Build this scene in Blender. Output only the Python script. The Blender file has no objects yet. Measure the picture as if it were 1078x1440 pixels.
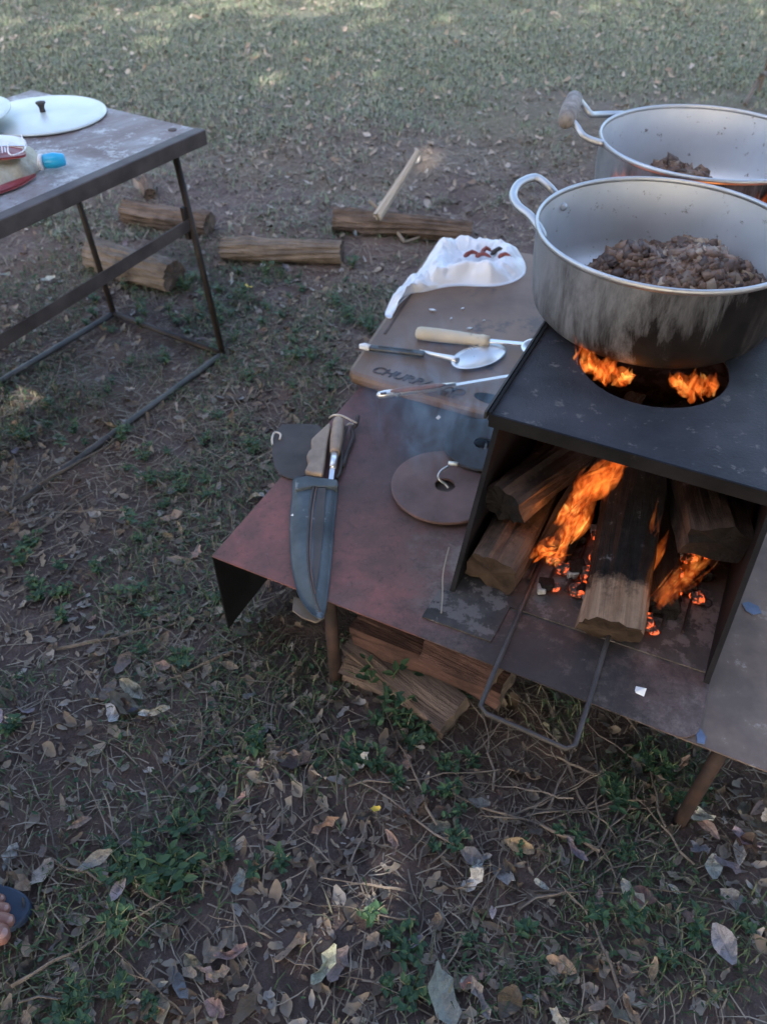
import bpy, math, random
import numpy as np
from mathutils import Vector, Matrix, Quaternion
R = math.radians
rnd = random.Random(7)
rng = np.random.default_rng(11)
scene = bpy.context.scene
COL = scene.collection

# ------------------------------------------------------------------ camera, sky, sun
CAM_H, PITCH, FPX = 1.40, R(44.0), 1100.0
cd = bpy.data.cameras.new('camera'); cam = bpy.data.objects.new('camera', cd); COL.objects.link(cam)
cam.location = (0, 0, CAM_H); cam.rotation_euler = (R(90) - PITCH, 0, 0)
cd.sensor_fit = 'VERTICAL'; cd.sensor_height = 24; cd.lens = 24 * FPX / 1440
cd.clip_start = 0.02; cd.clip_end = 1500
cd.dof.use_dof = True; cd.dof.focus_distance = 1.25; cd.dof.aperture_fstop = 3.4
scene.camera = cam
SUN_EL, SUN_AZ = 34.0, 200.0          # azimuth clockwise from +Y: behind the photographer
sv = Vector((math.sin(R(SUN_AZ)) * math.cos(R(SUN_EL)), math.cos(R(SUN_AZ)) * math.cos(R(SUN_EL)), math.sin(R(SUN_EL))))
w = bpy.data.worlds.new('World'); scene.world = w; w.use_nodes = True
nt = w.node_tree; nt.nodes.clear()
sky = nt.nodes.new('ShaderNodeTexSky'); sky.sky_type = 'NISHITA'; sky.sun_disc = False
sky.sun_elevation = R(SUN_EL); sky.sun_rotation = R(SUN_AZ); sky.dust_density = 3.2; sky.air_density = 1.0; sky.ozone_density = .75
bg = nt.nodes.new('ShaderNodeBackground'); bg.inputs[1].default_value = 0.13
ow = nt.nodes.new('ShaderNodeOutputWorld')
nt.links.new(sky.outputs[0], bg.inputs[0]); nt.links.new(bg.outputs[0], ow.inputs[0])
sl = bpy.data.lights.new('sun', 'SUN'); sl.energy = 2.0; sl.angle = R(0.5); sl.color = (1, .93, .82)
so = bpy.data.objects.new('sun', sl); COL.objects.link(so); so.rotation_euler = (-sv).to_track_quat('-Z', 'Y').to_euler()
so.location = (0, -5, 20)
scene.view_settings.view_transform = 'Standard'; scene.view_settings.look = 'None'
scene.view_settings.gamma = 1.0; scene.view_settings.use_curve_mapping = False
scene.view_settings.exposure = 2.35
scene.render.engine = 'CYCLES'

# ------------------------------------------------------------------ geometry helpers
CT, ST = math.cos(PITCH), math.sin(PITCH)
def P(u, v, z=0.0):
    """world point at height z that a sight line through photo point (u, v) meets"""
    x = (u - 539) / FPX; y = -(v - 720) / FPX
    Y = CT + y * ST; Z = -ST + y * CT
    t = (z - CAM_H) / Z
    return Vector((x * t, Y * t, z))
E1 = Vector((.899, -.438, 0)).normalized(); E2 = Vector((-E1.y, E1.x, 0))
T0 = Vector((-.331, 1.027, 0)); TZ = .29
def L(a, b, z=TZ):
    p = T0 + E1 * a + E2 * b; return Vector((p.x, p.y, z))

def tag(o, label=None, cat=None, group=None, kind=None):
    if label: o['label'] = label
    if cat: o['category'] = cat
    if group: o['group'] = group
    if kind: o['kind'] = kind
    return o
def thing(name, label, cat, loc, group=None):
    o = bpy.data.objects.new(name, None); COL.objects.link(o); o.location = loc; o.empty_display_size = .05
    return tag(o, label, cat, group)
def root_loc(p):
    v = Vector((0, 0, 0))
    while p is not None: v = v + p.location; p = p.parent
    return v
def mesh(name, verts, faces, mat, parent=None, loc=None, smooth=False, midx=None, bevel=0, sub=0):
    """verts in world space; the object gets its own origin at loc (or its parent's)"""
    me = bpy.data.meshes.new(name)
    org = root_loc(parent) if parent is not None else (Vector(loc) if loc is not None else Vector((0, 0, 0)))
    me.from_pydata([tuple(Vector(v) - org) for v in verts], [], faces)
    ms = mat if isinstance(mat, (list, tuple)) else [mat]
    for m in ms: me.materials.append(m)
    if midx: me.polygons.foreach_set('material_index', midx)
    if smooth: me.polygons.foreach_set('use_smooth', [True] * len(me.polygons))
    me.update()
    o = bpy.data.objects.new(name, me); COL.objects.link(o)
    if parent is not None: o.parent = parent
    else: o.location = org
    if bevel:
        b = o.modifiers.new('bevel', 'BEVEL'); b.width = bevel; b.segments = 2; b.limit_method = 'ANGLE'; b.angle_limit = R(40)
    if sub:
        s = o.modifiers.new('sub', 'SUBSURF'); s.levels = s.render_levels = sub
    return o
def join(*parts):
    V, F = [], []
    for v, f in parts:
        n = len(V); V += list(v); F += [tuple(i + n for i in q) for q in f]
    return V, F
def tube(pts, rad, n=8, cap=True):
    pts = [Vector(p) for p in pts]; m = len(pts)
    rr = rad if isinstance(rad, (list, tuple)) else [rad] * m
    V, F = [], []
    up = None
    for i, p in enumerate(pts):
        d = (pts[min(i + 1, m - 1)] - pts[max(i - 1, 0)]).normalized()
        if up is None: up = d.orthogonal().normalized()
        up = (up - d * up.dot(d)).normalized(); s = d.cross(up)
        for k in range(n):
            t = 2 * math.pi * k / n
            V.append(p + (up * math.cos(t) + s * math.sin(t)) * rr[i])
    for i in range(m - 1):
        for k in range(n):
            F.append((i * n + k, i * n + (k + 1) % n, (i + 1) * n + (k + 1) % n, (i + 1) * n + k))
    if cap:
        F.append(tuple(reversed(range(n)))); F.append(tuple(range((m - 1) * n, m * n)))
    return V, F
def smoothpath(pts, k=5):
    pts = [Vector(p) for p in pts]; out = []
    for i in range(len(pts) - 1):
        p0 = pts[max(i - 1, 0)]; p1 = pts[i]; p2 = pts[i + 1]; p3 = pts[min(i + 2, len(pts) - 1)]
        for j in range(k):
            t = j / k
            out.append(.5 * ((2 * p1) + (p2 - p0) * t + (2 * p0 - 5 * p1 + 4 * p2 - p3) * t * t + (-p0 + 3 * p1 - 3 * p2 + p3) * t ** 3))
    out.append(pts[-1]); return out
def prism(outline, dz):
    """outline: list of world points; extruded straight down by dz"""
    n = len(outline); V = [Vector(p) for p in outline] + [Vector(p) - Vector((0, 0, dz)) for p in outline]
    F = [tuple(range(n)), tuple(reversed(range(n, 2 * n)))] + [(i, i + n, (i + 1) % n + n, (i + 1) % n) for i in range(n)]
    return V, F
def bar(p, q, w_, h_, up=(0, 0, 1)):
    p, q = Vector(p), Vector(q); d = (q - p).normalized(); up = Vector(up); s = d.cross(up).normalized(); u = s.cross(d)
    V = []
    for c in (p, q):
        for a, b in ((-1, -1), (1, -1), (1, 1), (-1, 1)): V.append(c + s * a * w_ / 2 + u * b * h_ / 2)
    return V, [(3, 2, 1, 0), (4, 5, 6, 7), (0, 1, 5, 4), (1, 2, 6, 5), (2, 3, 7, 6), (3, 0, 4, 7)]
def lathe(prof, c, n=48, closed=True):
    V, F = [], []; m = len(prof); c = Vector(c)
    for r, z in prof:
        for k in range(n):
            t = 2 * math.pi * k / n; V.append(c + Vector((r * math.cos(t), r * math.sin(t), z)))
    for i in range(m if closed else m - 1):
        j = (i + 1) % m
        for k in range(n): F.append((i * n + k, i * n + (k + 1) % n, j * n + (k + 1) % n, j * n + k))
    return V, F
def vn(x, y, s=1.0, seed=0):
    """smooth value noise, vectorised, 0..1"""
    x = np.asarray(x, float) * s + seed * 17.3; y = np.asarray(y, float) * s + seed * 9.1
    xi, yi = np.floor(x), np.floor(y); fx, fy = x - xi, y - yi
    fx = fx * fx * (3 - 2 * fx); fy = fy * fy * (3 - 2 * fy)
    def h(a, b):
        q = np.sin(a * 127.1 + b * 311.7 + seed * 74.7) * 43758.5453; return q - np.floor(q)
    return (h(xi, yi) * (1 - fx) + h(xi + 1, yi) * fx) * (1 - fy) + (h(xi, yi + 1) * (1 - fx) + h(xi + 1, yi + 1) * fx) * fy
def gh(x, y):
    return (vn(x, y, 2.2, 1) - .5) * .035 + (vn(x, y, 8, 2) - .5) * .014 + (vn(x, y, 23, 3) - .5) * .007
def G(u, v, dz=0.0):
    p = P(u, v, 0); return Vector((p.x, p.y, float(gh(p.x, p.y)) + dz))
def smoothstep(a, b, x):
    t = np.clip((x - a) / (b - a), 0, 1); return t * t * (3 - 2 * t)

# ------------------------------------------------------------------ materials
def nodes(name):
    m = bpy.data.materials.new(name); m.use_nodes = True; t = m.node_tree
    return m, t, t.nodes['Principled BSDF'], (lambda a, b: t.links.new(a, b))
def tex(t, coords='Object', scale=(1, 1, 1), rot=(0, 0, 0)):
    tc = t.nodes.new('ShaderNodeTexCoord'); mp = t.nodes.new('ShaderNodeMapping')
    mp.inputs['Scale'].default_value = scale; mp.inputs['Rotation'].default_value = rot
    t.links.new(tc.outputs[coords], mp.inputs[0]); return mp.outputs[0]
def noise(t, vec, scale, detail=5, rough=.6, dist=0):
    n = t.nodes.new('ShaderNodeTexNoise'); n.inputs['Scale'].default_value = scale; n.inputs['Detail'].default_value = detail
    n.inputs['Roughness'].default_value = rough; n.inputs['Distortion'].default_value = dist
    t.links.new(vec, n.inputs['Vector']); return n.outputs['Fac']
def ramp(t, fac, stops):
    r = t.nodes.new('ShaderNodeValToRGB'); e = r.color_ramp.elements
    while len(e) < len(stops): e.new(.5)
    for i, (p, c) in enumerate(stops):
        e[i].position = p; e[i].color = (c if isinstance(c, (tuple, list)) else (c, c, c)) + ((1,) if not isinstance(c, (tuple, list)) or len(c) == 3 else ())
    t.links.new(fac, r.inputs[0]); return r.outputs[0]
def mix(t, fac, a, b, mode='MIX'):
    m = t.nodes.new('ShaderNodeMix'); m.data_type = 'RGBA'; m.blend_type = mode
    for s, x in ((m.inputs[0], fac), (m.inputs[6], a), (m.inputs[7], b)):
        if isinstance(x, (int, float)): s.default_value = x
        elif isinstance(x, tuple): s.default_value = x + (1,) if len(x) == 3 else x
        else: t.links.new(x, s)
    return m.outputs[2]
def math_(t, op, a, b=0.0):
    m = t.nodes.new('ShaderNodeMath'); m.operation = op
    for s, x in ((m.inputs[0], a), (m.inputs[1], b)):
        if isinstance(x, (int, float)): s.default_value = x
        else: t.links.new(x, s)
    return m.outputs[0]
def bump(t, b, h, strength=.4, dist=.004):
    n = t.nodes.new('ShaderNodeBump'); n.inputs['Strength'].default_value = strength; n.inputs['Distance'].default_value = dist
    t.links.new(h, n.inputs['Height']); t.links.new(n.outputs[0], b.inputs['Normal'])
def simple(name, c1, c2, scale=8, rough=.6, metal=0, bs=40, bst=.3, bd=.002, stretch=(1, 1, 1), c3=None, t3=.62, s3=30, spec=.5):
    m, t, b, l = nodes(name); v = tex(t, 'Object', stretch)
    n = noise(t, v, scale); c = ramp(t, n, [(.35, c1), (.65, c2)])
    if c3: c = mix(t, ramp(t, noise(t, v, s3, 6, .7), [(t3, 0.), (t3 + .06, 1.)]), c, c3)
    l(c, b.inputs['Base Color']); b.inputs['Roughness'].default_value = rough; b.inputs['Metallic'].default_value = metal
    b.inputs['Specular IOR Level'].default_value = spec
    bump(t, b, noise(t, v, bs, 6, .7), bst, bd)
    return m

def mat_ground():
    m, t, b, l = nodes('soil'); v = tex(t)
    n1 = noise(t, v, 1.3, 6, .65); n2 = noise(t, v, 14, 8, .75); n3 = noise(t, v, 90, 6, .8)
    c = ramp(t, n2, [(.3, (.062, .044, .042)), (.5, (.12, .085, .078)), (.72, (.20, .148, .135))])
    c = mix(t, ramp(t, n1, [(.48, 0.), (.68, .6)]), c, (.215, .13, .09))
    c = mix(t, math_(t, 'MULTIPLY', ramp(t, n3, [(.55, 0.), (.7, 1.)]), .4), c, (.24, .21, .18))
    # thin turf far off, where single blades are finer than can be told apart
    sp = t.nodes.new('ShaderNodeSeparateXYZ'); l(v, sp.inputs[0])
    far = ramp(t, math_(t, 'ADD', math_(t, 'MULTIPLY', sp.outputs[1], .1), math_(t, 'MULTIPLY', n1, .5)), [(.58, 0.), (.78, 1.)])
    turf = ramp(t, noise(t, v, 30, 6, .75), [(.35, (.085, .10, .065)), (.55, (.14, .155, .105)), (.7, (.25, .22, .17))])  # turf tones, with the paleness of distant haze put in
    c = mix(t, math_(t, 'MULTIPLY', far, .75), c, turf)
    l(c, b.inputs['Base Color']); b.inputs['Roughness'].default_value = .9; b.inputs['Specular IOR Level'].default_value = .25
    bump(t, b, math_(t, 'ADD', n2, math_(t, 'MULTIPLY', n3, .6)), .9, .018)
    return m
def mat_leafy(name, stops, rough=.6, trans=.12, spec=.2):
    """colour drawn per island and per object"""
    m, t, b, l = nodes(name)
    g = t.nodes.new('ShaderNodeNewGeometry'); oi = t.nodes.new('ShaderNodeObjectInfo')
    r = math_(t, 'FRACT', math_(t, 'ADD', g.outputs['Random Per Island'], oi.outputs['Random']))
    c = ramp(t, r, stops)
    v = tex(t); n = noise(t, v, 60, 5, .7)
    c = mix(t, math_(t, 'MULTIPLY', ramp(t, n, [(.45, 0.), (.7, 1.)]), .5), c, mix(t, .45, c, (.03, .025, .02)))
    l(c, b.inputs['Base Color']); b.inputs['Roughness'].default_value = rough; b.inputs['Specular IOR Level'].default_value = spec
    b.inputs['Subsurface Weight'].default_value = 0
    bump(t, b, n, .3, .002)
    return m
M = {}; SIDE = 0
M['soil'] = mat_ground()
M['dry'] = mat_leafy('dry_leaf', [(0., (.22, .17, .13)), (.3, (.30, .245, .20)), (.55, (.36, .33, .30)), (.75, (.17, .115, .08)), (.92, (.44, .40, .36)), (1., (.25, .15, .09))])
def mat_objcol(name, rough, spec=.4):
    m, t, b, l = nodes(name); oi = t.nodes.new('ShaderNodeObjectInfo'); v = tex(t); n = noise(t, v, 5, 6, .75); n2 = noise(t, v, 1.6, 4, .6)
    c = mix(t, math_(t, 'MULTIPLY', ramp(t, n, [(.45, 0.), (.65, 1.)]), .55), oi.outputs['Color'], (.055, .042, .034))
    c = mix(t, math_(t, 'MULTIPLY', ramp(t, n2, [(.4, 0.), (.7, 1.)]), .35), c, (.24, .22, .21))
    l(c, b.inputs['Base Color']); b.inputs['Roughness'].default_value = rough; b.inputs['Specular IOR Level'].default_value = spec
    bump(t, b, n, .5, .02); return m
M['dryone'] = mat_objcol('single_dry_leaf', .75, .15); M['twigone'] = mat_objcol('single_twig', .8)
M['litter'] = mat_leafy('litter', [(0., (.10, .074, .058)), (.35, (.20, .155, .12)), (.6, (.31, .26, .205)), (.8, (.12, .085, .066)), (1., (.38, .345, .315))])
M['straw'] = mat_leafy('straw', [(0., (.10, .078, .062)), (.35, (.22, .18, .14)), (.7, (.32, .275, .22)), (1., (.13, .10, .08))])
M['grass'] = mat_leafy('grass', [(0., (.032, .062, .024)), (.35, (.05, .095, .036)), (.6, (.085, .12, .05)), (.8, (.15, .15, .085)), (1., (.24, .21, .14))], spec=.3)
M['turf'] = mat_leafy('hazy_turf_grass', [(0., (.075, .105, .058)), (.35, (.115, .16, .085)), (.6, (.15, .195, .11)), (.8, (.22, .22, .155)), (1., (.30, .27, .19))], spec=.5, rough=.5)  # lighter and greyer than the near grass, standing in for haze
M['weed'] = mat_leafy('weed_leaf', [(0., (.022, .048, .028)), (.4, (.036, .078, .042)), (.75, (.052, .105, .05)), (1., (.09, .14, .06))], rough=.45)
M['crown'] = mat_leafy('crown_leaf', [(0., (.03, .06, .02)), (1., (.07, .11, .035))])
M['bark'] = simple('bark', (.06, .048, .04), (.16, .125, .10), 9, .9, 0, 30, .8, .01, (1, 1, .3))
M['twig'] = mat_leafy('twig', [(0., (.09, .068, .055)), (.5, (.16, .125, .10)), (1., (.26, .22, .18))], rough=.8)

def mat_tabletop():
    m, t, b, l = nodes('rusty_red_sheet'); v = tex(t)
    n1 = noise(t, v, 3.2, 7, .65, .4); n2 = noise(t, v, 12, 8, .75); n3 = noise(t, v, 70, 6, .8)
    c = ramp(t, n1, [(.3, (.065, .044, .040)), (.42, (.15, .07, .058)), (.56, (.255, .092, .076)), (.72, (.19, .115, .098))])
    c = mix(t, math_(t, 'MULTIPLY', ramp(t, n2, [(.44, 0.), (.60, 1.)]), .55), c, (.10, .068, .06))
    c = mix(t, math_(t, 'MULTIPLY', ramp(t, n3, [(.6, 0.), (.68, 1.)]), .35), c, (.23, .18, .16))
    # soot and ash on the sheet in front of and beside the fire box, brown rust on the far panel
    vp = tex(t); sep = t.nodes.new('ShaderNodeSeparateXYZ'); l(vp, sep.inputs[0])
    ax = math_(t, 'ADD', sep.outputs[0], math_(t, 'MULTIPLY', n2, .12))
    ash = ramp(t, ax, [(.42, 0.), (.56, 1.)])
    ashc = ramp(t, n2, [(.36, (.055, .046, .043)), (.5, (.13, .10, .09)), (.66, (.27, .22, .19))])
    c = mix(t, math_(t, 'MULTIPLY', ash, .85), c, ashc)
    soot = ramp(t, math_(t, 'ADD', sep.outputs[1], math_(t, 'MULTIPLY', n1, .3)), [(.20, 0.), (.42, 1.)])
    sx = ramp(t, math_(t, 'ADD', sep.outputs[0], math_(t, 'MULTIPLY', n1, .25)), [(.22, 0.), (.5, 1.)])
    c = mix(t, math_(t, 'MULTIPLY', math_(t, 'MULTIPLY', soot, sx), .8), c, (.035, .035, .042))
    gv = t.nodes.new('ShaderNodeTexGradient'); gv.gradient_type = 'SPHERICAL'; mp = t.nodes.new('ShaderNodeMapping'); mp.inputs['Location'].default_value = (-.60 * 3.0, .26 * 3.0, -.29 * 3.0); mp.inputs['Scale'].default_value = (3.0, 3.0, 3.0)
    l(vp, mp.inputs[0]); l(mp.outputs[0], gv.inputs[0])
    c = mix(t, ramp(t, math_(t, 'ADD', gv.outputs['Fac'], math_(t, 'MULTIPLY', math_(t, 'SUBTRACT', noise(t, v, 17, 7, .8), .5), 2.2)), [(.2, 0.), (.75, .85)]), c, (.03, .026, .025))
    c = mix(t, math_(t, 'MULTIPLY', ramp(t, noise(t, v, 38, 8, .85, .8), [(.54, 0.), (.60, 1.)]), .5), c, (.06, .042, .038))
    c = mix(t, math_(t, 'MULTIPLY', ramp(t, noise(t, tex(t, 'Object', (9, 40, 9), (0, 0, .4)), 4, 7, .8), [(.62, 0.), (.68, 1.)]), .35), c, (.30, .22, .20))
    l(c, b.inputs['Base Color']); b.inputs['Metallic'].default_value = .0; b.inputs['Specular IOR Level'].default_value = .3
    l(ramp(t, n2, [(.3, .5), (.7, .8)]), b.inputs['Roughness'])
    bump(t, b, math_(t, 'ADD', n2, math_(t, 'MULTIPLY', n3, .5)), .35, .002)
    return m
M['redsheet'] = mat_tabletop()
M['ashplate'] = simple('sooty_ash_plate', (.016, .0145, .014), (.085, .07, .064), 9, .85, 0, 60, .6, .002, c3=(.125, .105, .098), t3=.50, s3=22)
M['brownsheet'] = simple('brown_rust_sheet', (.13, .092, .075), (.29, .205, .16), 6, .75, 0, 60, .3, .002, c3=(.30, .26, .22), t3=.6, s3=24)
M['rustdark'] = simple('dark_rusty_steel', (.014, .012, .012), (.036, .025, .022), 14, .65, .3, 90, .4, .001)
M['rustleg'] = simple('rusty_leg', (.022, .012, .010), (.055, .028, .021), 22, .75, .1, 90, .5, .001)
M['blacksteel'] = simple('dimmed_black_steel', (.004, .004, .005), (.012, .011, .013), 11, .8, .0, 120, .35, .001, c3=(.04, .036, .036), t3=.66, s3=40, spec=.22)  # blackened further to hold the dimness inside the fire box
M['hotplate'] = simple('burnt_black_plate', (.011, .011, .015), (.046, .044, .052), 6, .6, .0, 160, .7, .002, c3=(.12, .105, .10), t3=.60, s3=34, spec=.4)
M['greysteel'] = simple('dull_grey_tube', (.04, .038, .038), (.10, .085, .078), 12, .55, .4, 70, .3, .001)
M['angle'] = simple('brown_angle_iron', (.05, .038, .036), (.105, .085, .08), 10, .6, .3, 60, .3, .001)
def mat_farsheet():
    m, t, b, l = nodes('worn_painted_sheet'); v = tex(t)
    n1 = noise(t, v, 4, 7, .7, .6); n2 = noise(t, v, 16, 8, .8); n3 = noise(t, v, 60, 5, .8)
    c = ramp(t, n1, [(.33, (.10, .055, .05)), (.46, (.17, .13, .125)), (.6, (.28, .275, .29))])
    c = mix(t, ramp(t, n2, [(.53, 0.), (.62, .8)]), c, (.48, .49, .50))
    c = mix(t, ramp(t, n3, [(.3, 1.), (.42, 0.)]), c, (.11, .05, .04))
    l(c, b.inputs['Base Color']); b.inputs['Roughness'].default_value = .5; bump(t, b, n3, .3, .001); return m
M['farsheet'] = mat_farsheet()
def mat_alu(name, lo, hi, rough, brush=True, stain=None, met=.85, st=.62):
    m, t, b, l = nodes(name); v = tex(t)
    n1 = noise(t, v, 5, 6, .65); n2 = noise(t, tex(t, 'Object', (1, 1, 30)), 8, 4, .7); n3 = noise(t, v, 45, 6, .8)
    c = ramp(t, n1, [(.3, lo), (.7, hi)])
    if stain: c = mix(t, ramp(t, n3, [(st, 0.), (st + .05, 1.)]), c, stain)
    l(c, b.inputs['Base Color']); b.inputs['Metallic'].default_value = met
    l(ramp(t, n1, [(.3, rough - .06), (.7, rough + .1)]), b.inputs['Roughness'])
    bump(t, b, math_(t, 'ADD', n2, math_(t, 'MULTIPLY', n3, .3)), .12, .001)
    return m
M['alu'] = mat_alu('worn_aluminium', (.52, .53, .55), (.68, .69, .71), .40)
M['alu_rim'] = mat_alu('rim_aluminium', (.40, .41, .43), (.58, .59, .61), .45, stain=(.16, .15, .15), st=.68)
M['alu_in'] = mat_alu('greasy_aluminium', (.56, .575, .60), (.70, .715, .74), .52, stain=(.22, .19, .17), met=.6, st=.62)
M['pale_metal'] = simple('pale_lid', (.50, .53, .51), (.64, .67, .65), 5, .35, .25, 60, .1, .001)  # aluminium, its near-white colour stands in for reflected sky
def mat_soot(name, top_z, span, clean):
    m, t, b, l = nodes(name); v = tex(t)
    n1 = noise(t, tex(t, 'Object', (6, 6, 1.6)), 2.2, 7, .72, .5); n2 = noise(t, v, 24, 7, .8)
    sp = t.nodes.new('ShaderNodeSeparateXYZ'); l(v, sp.inputs[0])
    # soot crept up unevenly; the side away from the fire mouth stayed cleaner
    f = math_(t, 'ADD', math_(t, 'MULTIPLY', sp.outputs[0], -2.3), math_(t, 'MULTIPLY', n1, 1.7))
    f = math_(t, 'ADD', f, math_(t, 'MULTIPLY', sp.outputs[2], clean * 2.2))
    s = ramp(t, math_(t, 'MULTIPLY', f, .5), [(.57, 0.), (.84, 1.)])
    c = mix(t, s, ramp(t, n2, [(.3, (.004, .004, .005)), (.75, (.018, .016, .016))]), (.27, .28, .31))
    br = ramp(t, math_(t, 'ADD', math_(t, 'MULTIPLY', sp.outputs[0], 2.), n1), [(.72, 0.), (1.0, 1.)])
    c = mix(t, math_(t, 'MULTIPLY', br, .75), c, (.085, .074, .068))
    b.inputs['Specular IOR Level'].default_value = .14
    l(c, b.inputs['Base Color']); l(math_(t, 'MULTIPLY', s, .5), b.inputs['Metallic'])
    l(ramp(t, n2, [(.3, .42), (.7, .7)]), b.inputs['Roughness']); bump(t, b, n2, .2, .001)
    return m
M['sooty'] = mat_soot('sooty_aluminium', 0, 0, 1.0)
M['steel'] = mat_alu('stainless', (.62, .63, .65), (.78, .79, .81), .28)
M['blackplastic'] = simple('black_plastic', (.02, .022, .022), (.035, .036, .036), 20, .4)
M['meat'] = mat_leafy('fried_meat', [(0., (.055, .026, .015)), (.35, (.14, .070, .040)), (.65, (.27, .145, .082)), (.85, (.08, .038, .022)), (1., (.48, .33, .21))], rough=.45, spec=.6)
def mat_wood(name, a, b_, dark=None, char=None, sx=38, rough=.75, side=0):
    """grain runs along local z; char = (z0, z1) burns black towards z1"""
    m, t, b, l = nodes(name); v = tex(t, 'Object', (sx, sx, 2.5)); vo = tex(t)
    n1 = noise(t, v, 1.6, 6, .7, .6); n2 = noise(t, vo, 9, 6, .7)
    c = ramp(t, n1, [(.32, a), (.62, b_)])
    if dark: c = mix(t, math_(t, 'MULTIPLY', ramp(t, n2, [(.45, 0.), (.65, 1.)]), .8), c, dark)
    if char:
        sp = t.nodes.new('ShaderNodeSeparateXYZ'); l(vo, sp.inputs[0])
        f = math_(t, 'ADD', sp.outputs[2], math_(t, 'MULTIPLY', math_(t, 'SUBTRACT', n2, .5), .22))
        f = math_(t, 'DIVIDE', math_(t, 'SUBTRACT', f, char[0]), char[1] - char[0])
        f = math_(t, 'ADD', f, math_(t, 'MULTIPLY', math_(t, 'SUBTRACT', sp.outputs[0], -.02), side))
        k = noise(t, vo, 55, 5, .7)
        c = mix(t, ramp(t, f, [(0., 0.), (.9, 1.)]), c, ramp(t, k, [(.35, (.003, .0025, .0025)), (.64, (.011, .010, .010)), (.76, (.12, .12, .13))]))
    l(c, b.inputs['Base Color']); b.inputs['Roughness'].default_value = rough; b.inputs['Specular IOR Level'].default_value = .18
    bump(t, b, math_(t, 'ADD', n1, math_(t, 'MULTIPLY', n2, .8)), .9, .008)
    return m
M['wood'] = mat_wood('split_wood', (.085, .062, .054), (.215, .16, .135), (.05, .036, .031))
M['woodred'] = mat_wood('red_split_wood', (.05, .027, .023), (.12, .066, .055), (.028, .018, .016))
M['woodchar'] = mat_wood('half_charred_wood', (.14, .09, .062), (.31, .215, .15), (.07, .045, .034), (.055, .095), side=SIDE)
M['woodchar2'] = mat_wood('charring_shaded_wood', (.06, .04, .03), (.15, .10, .072), (.03, .02, .016), (.05, .12))  # charring, plus a base darkened for the shade inside the fire box
M['woodchar3'] = mat_wood('charring_shaded_dark_wood', (.04, .026, .02), (.10, .066, .048), (.02, .014, .011), (.0, .09))  # deeper char, and the dim box interior put into the base colour
M['charred'] = mat_wood('charred_wood', (.004, .0035, .0035), (.014, .012, .012), None)
M['logbark'] = mat_wood('log_bark', (.05, .036, .029), (.17, .125, .10), (.035, .026, .022), sx=22, rough=.9)
M['logpale'] = mat_wood('pale_log_bark', (.095, .075, .062), (.205, .165, .135), (.06, .047, .04), sx=18, rough=.9)
M['greywood'] = simple('weathered_grip_wood', (.14, .12, .11), (.33, .30, .28), 12, .85, 0, 60, .6, .003, (3, 3, .6))
M['cutdark'] = simple('dark_cut_end', (.022, .015, .012), (.065, .044, .032), 22, .95, 0, 60, .6, .003, spec=.15)  # darker copy of the cut end, for the fire box logs
M['cut'] = simple('cut_wood_end', (.05, .034, .026), (.125, .088, .064), 22, .9, 0, 60, .5, .002)
M['peeled'] = mat_wood('peeled_stick', (.26, .22, .18), (.42, .37, .31), sx=30)
M['boardwood'] = simple('old_board_wood', (.105, .060, .038), (.21, .132, .088), 3, .55, 0, 26, .3, .002, (1, 1, 1), c3=(.09, .062, .05), t3=.58, s3=7)
M['handlewood'] = simple('pale_handle_wood', (.42, .36, .26), (.60, .53, .41), 9, .6, 0, 50, .3, .001, (1, 1, 1), c3=(.20, .16, .11), t3=.6, s3=14)
M['knifewood'] = simple('worn_knife_wood', (.20, .14, .10), (.36, .26, .185), 14, .6, 0, 60, .3, .001)
M['brownwood'] = simple('brown_handle_wood', (.13, .06, .04), (.24, .12, .08), 16, .5)
M['sheath'] = simple('blue_grey_leather', (.040, .052, .060), (.105, .125, .138), 7, .8, 0, 70, .6, .0015, c3=(.19, .20, .205), t3=.62, s3=20)
M['darkleather'] = simple('dark_leather', (.035, .028, .026), (.075, .06, .056), 9, .75, 0, 60, .5, .0015)
M['cord'] = simple('old_cord', (.42, .36, .31), (.58, .52, .46), 40, .8)
M['bag'] = simple('white_plastic', (.66, .69, .74), (.76, .78, .83), 5, .38, 0, 18, .35, .006)
M['chili'] = simple('dried_chili', (.13, .022, .016), (.30, .065, .05), 30, .35)
M['paper'] = simple('white_scrap', (.62, .64, .66), (.78, .80, .82), 20, .6)
M['ash'] = simple('ash', (.10, .10, .105), (.35, .35, .36), 40, .95, 0, 80, .8, .003)
M['skin'] = simple('skin', (.20, .088, .068), (.28, .13, .10), 14, .5, 0, 120, .2, .001)
M['nail'] = simple('toe_nail', (.30, .17, .14), (.36, .21, .18), 14, .3)
M['rubber'] = simple('navy_rubber', (.014, .026, .052), (.024, .042, .078), 14, .7)
M['denim'] = simple('dark_cloth', (.03, .035, .05), (.05, .055, .075), 30, .9)
M['shirt'] = simple('grey_cloth', (.16, .17, .18), (.20, .21, .22), 30, .9)
M['hair'] = simple('dark_hair', (.012, .01, .01), (.03, .025, .02), 50, .6)
M['bluecap'] = simple('blue_clip', (.01, .30, .55), (.02, .38, .66), 10, .3)
M['rice'] = simple('rice_bag_clear', (.34, .29, .21), (.48, .42, .32), 60, .45, 0, 140, .8, .003)
M['redfilm'] = simple('red_bag_print', (.16, .018, .02), (.26, .04, .045), 10, .4)
M['whitefilm'] = simple('white_bag_print', (.62, .62, .66), (.74, .74, .78), 10, .4)
M['darkink'] = simple('engraved_dark', (.055, .036, .029), (.085, .056, .046), 30, .8)
M['yellow'] = simple('yellow_leaf', (.55, .36, .04), (.68, .50, .08), 30, .5)
M['bluescrap'] = simple('blue_scrap', (.07, .10, .18), (.12, .16, .26), 30, .5)

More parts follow.
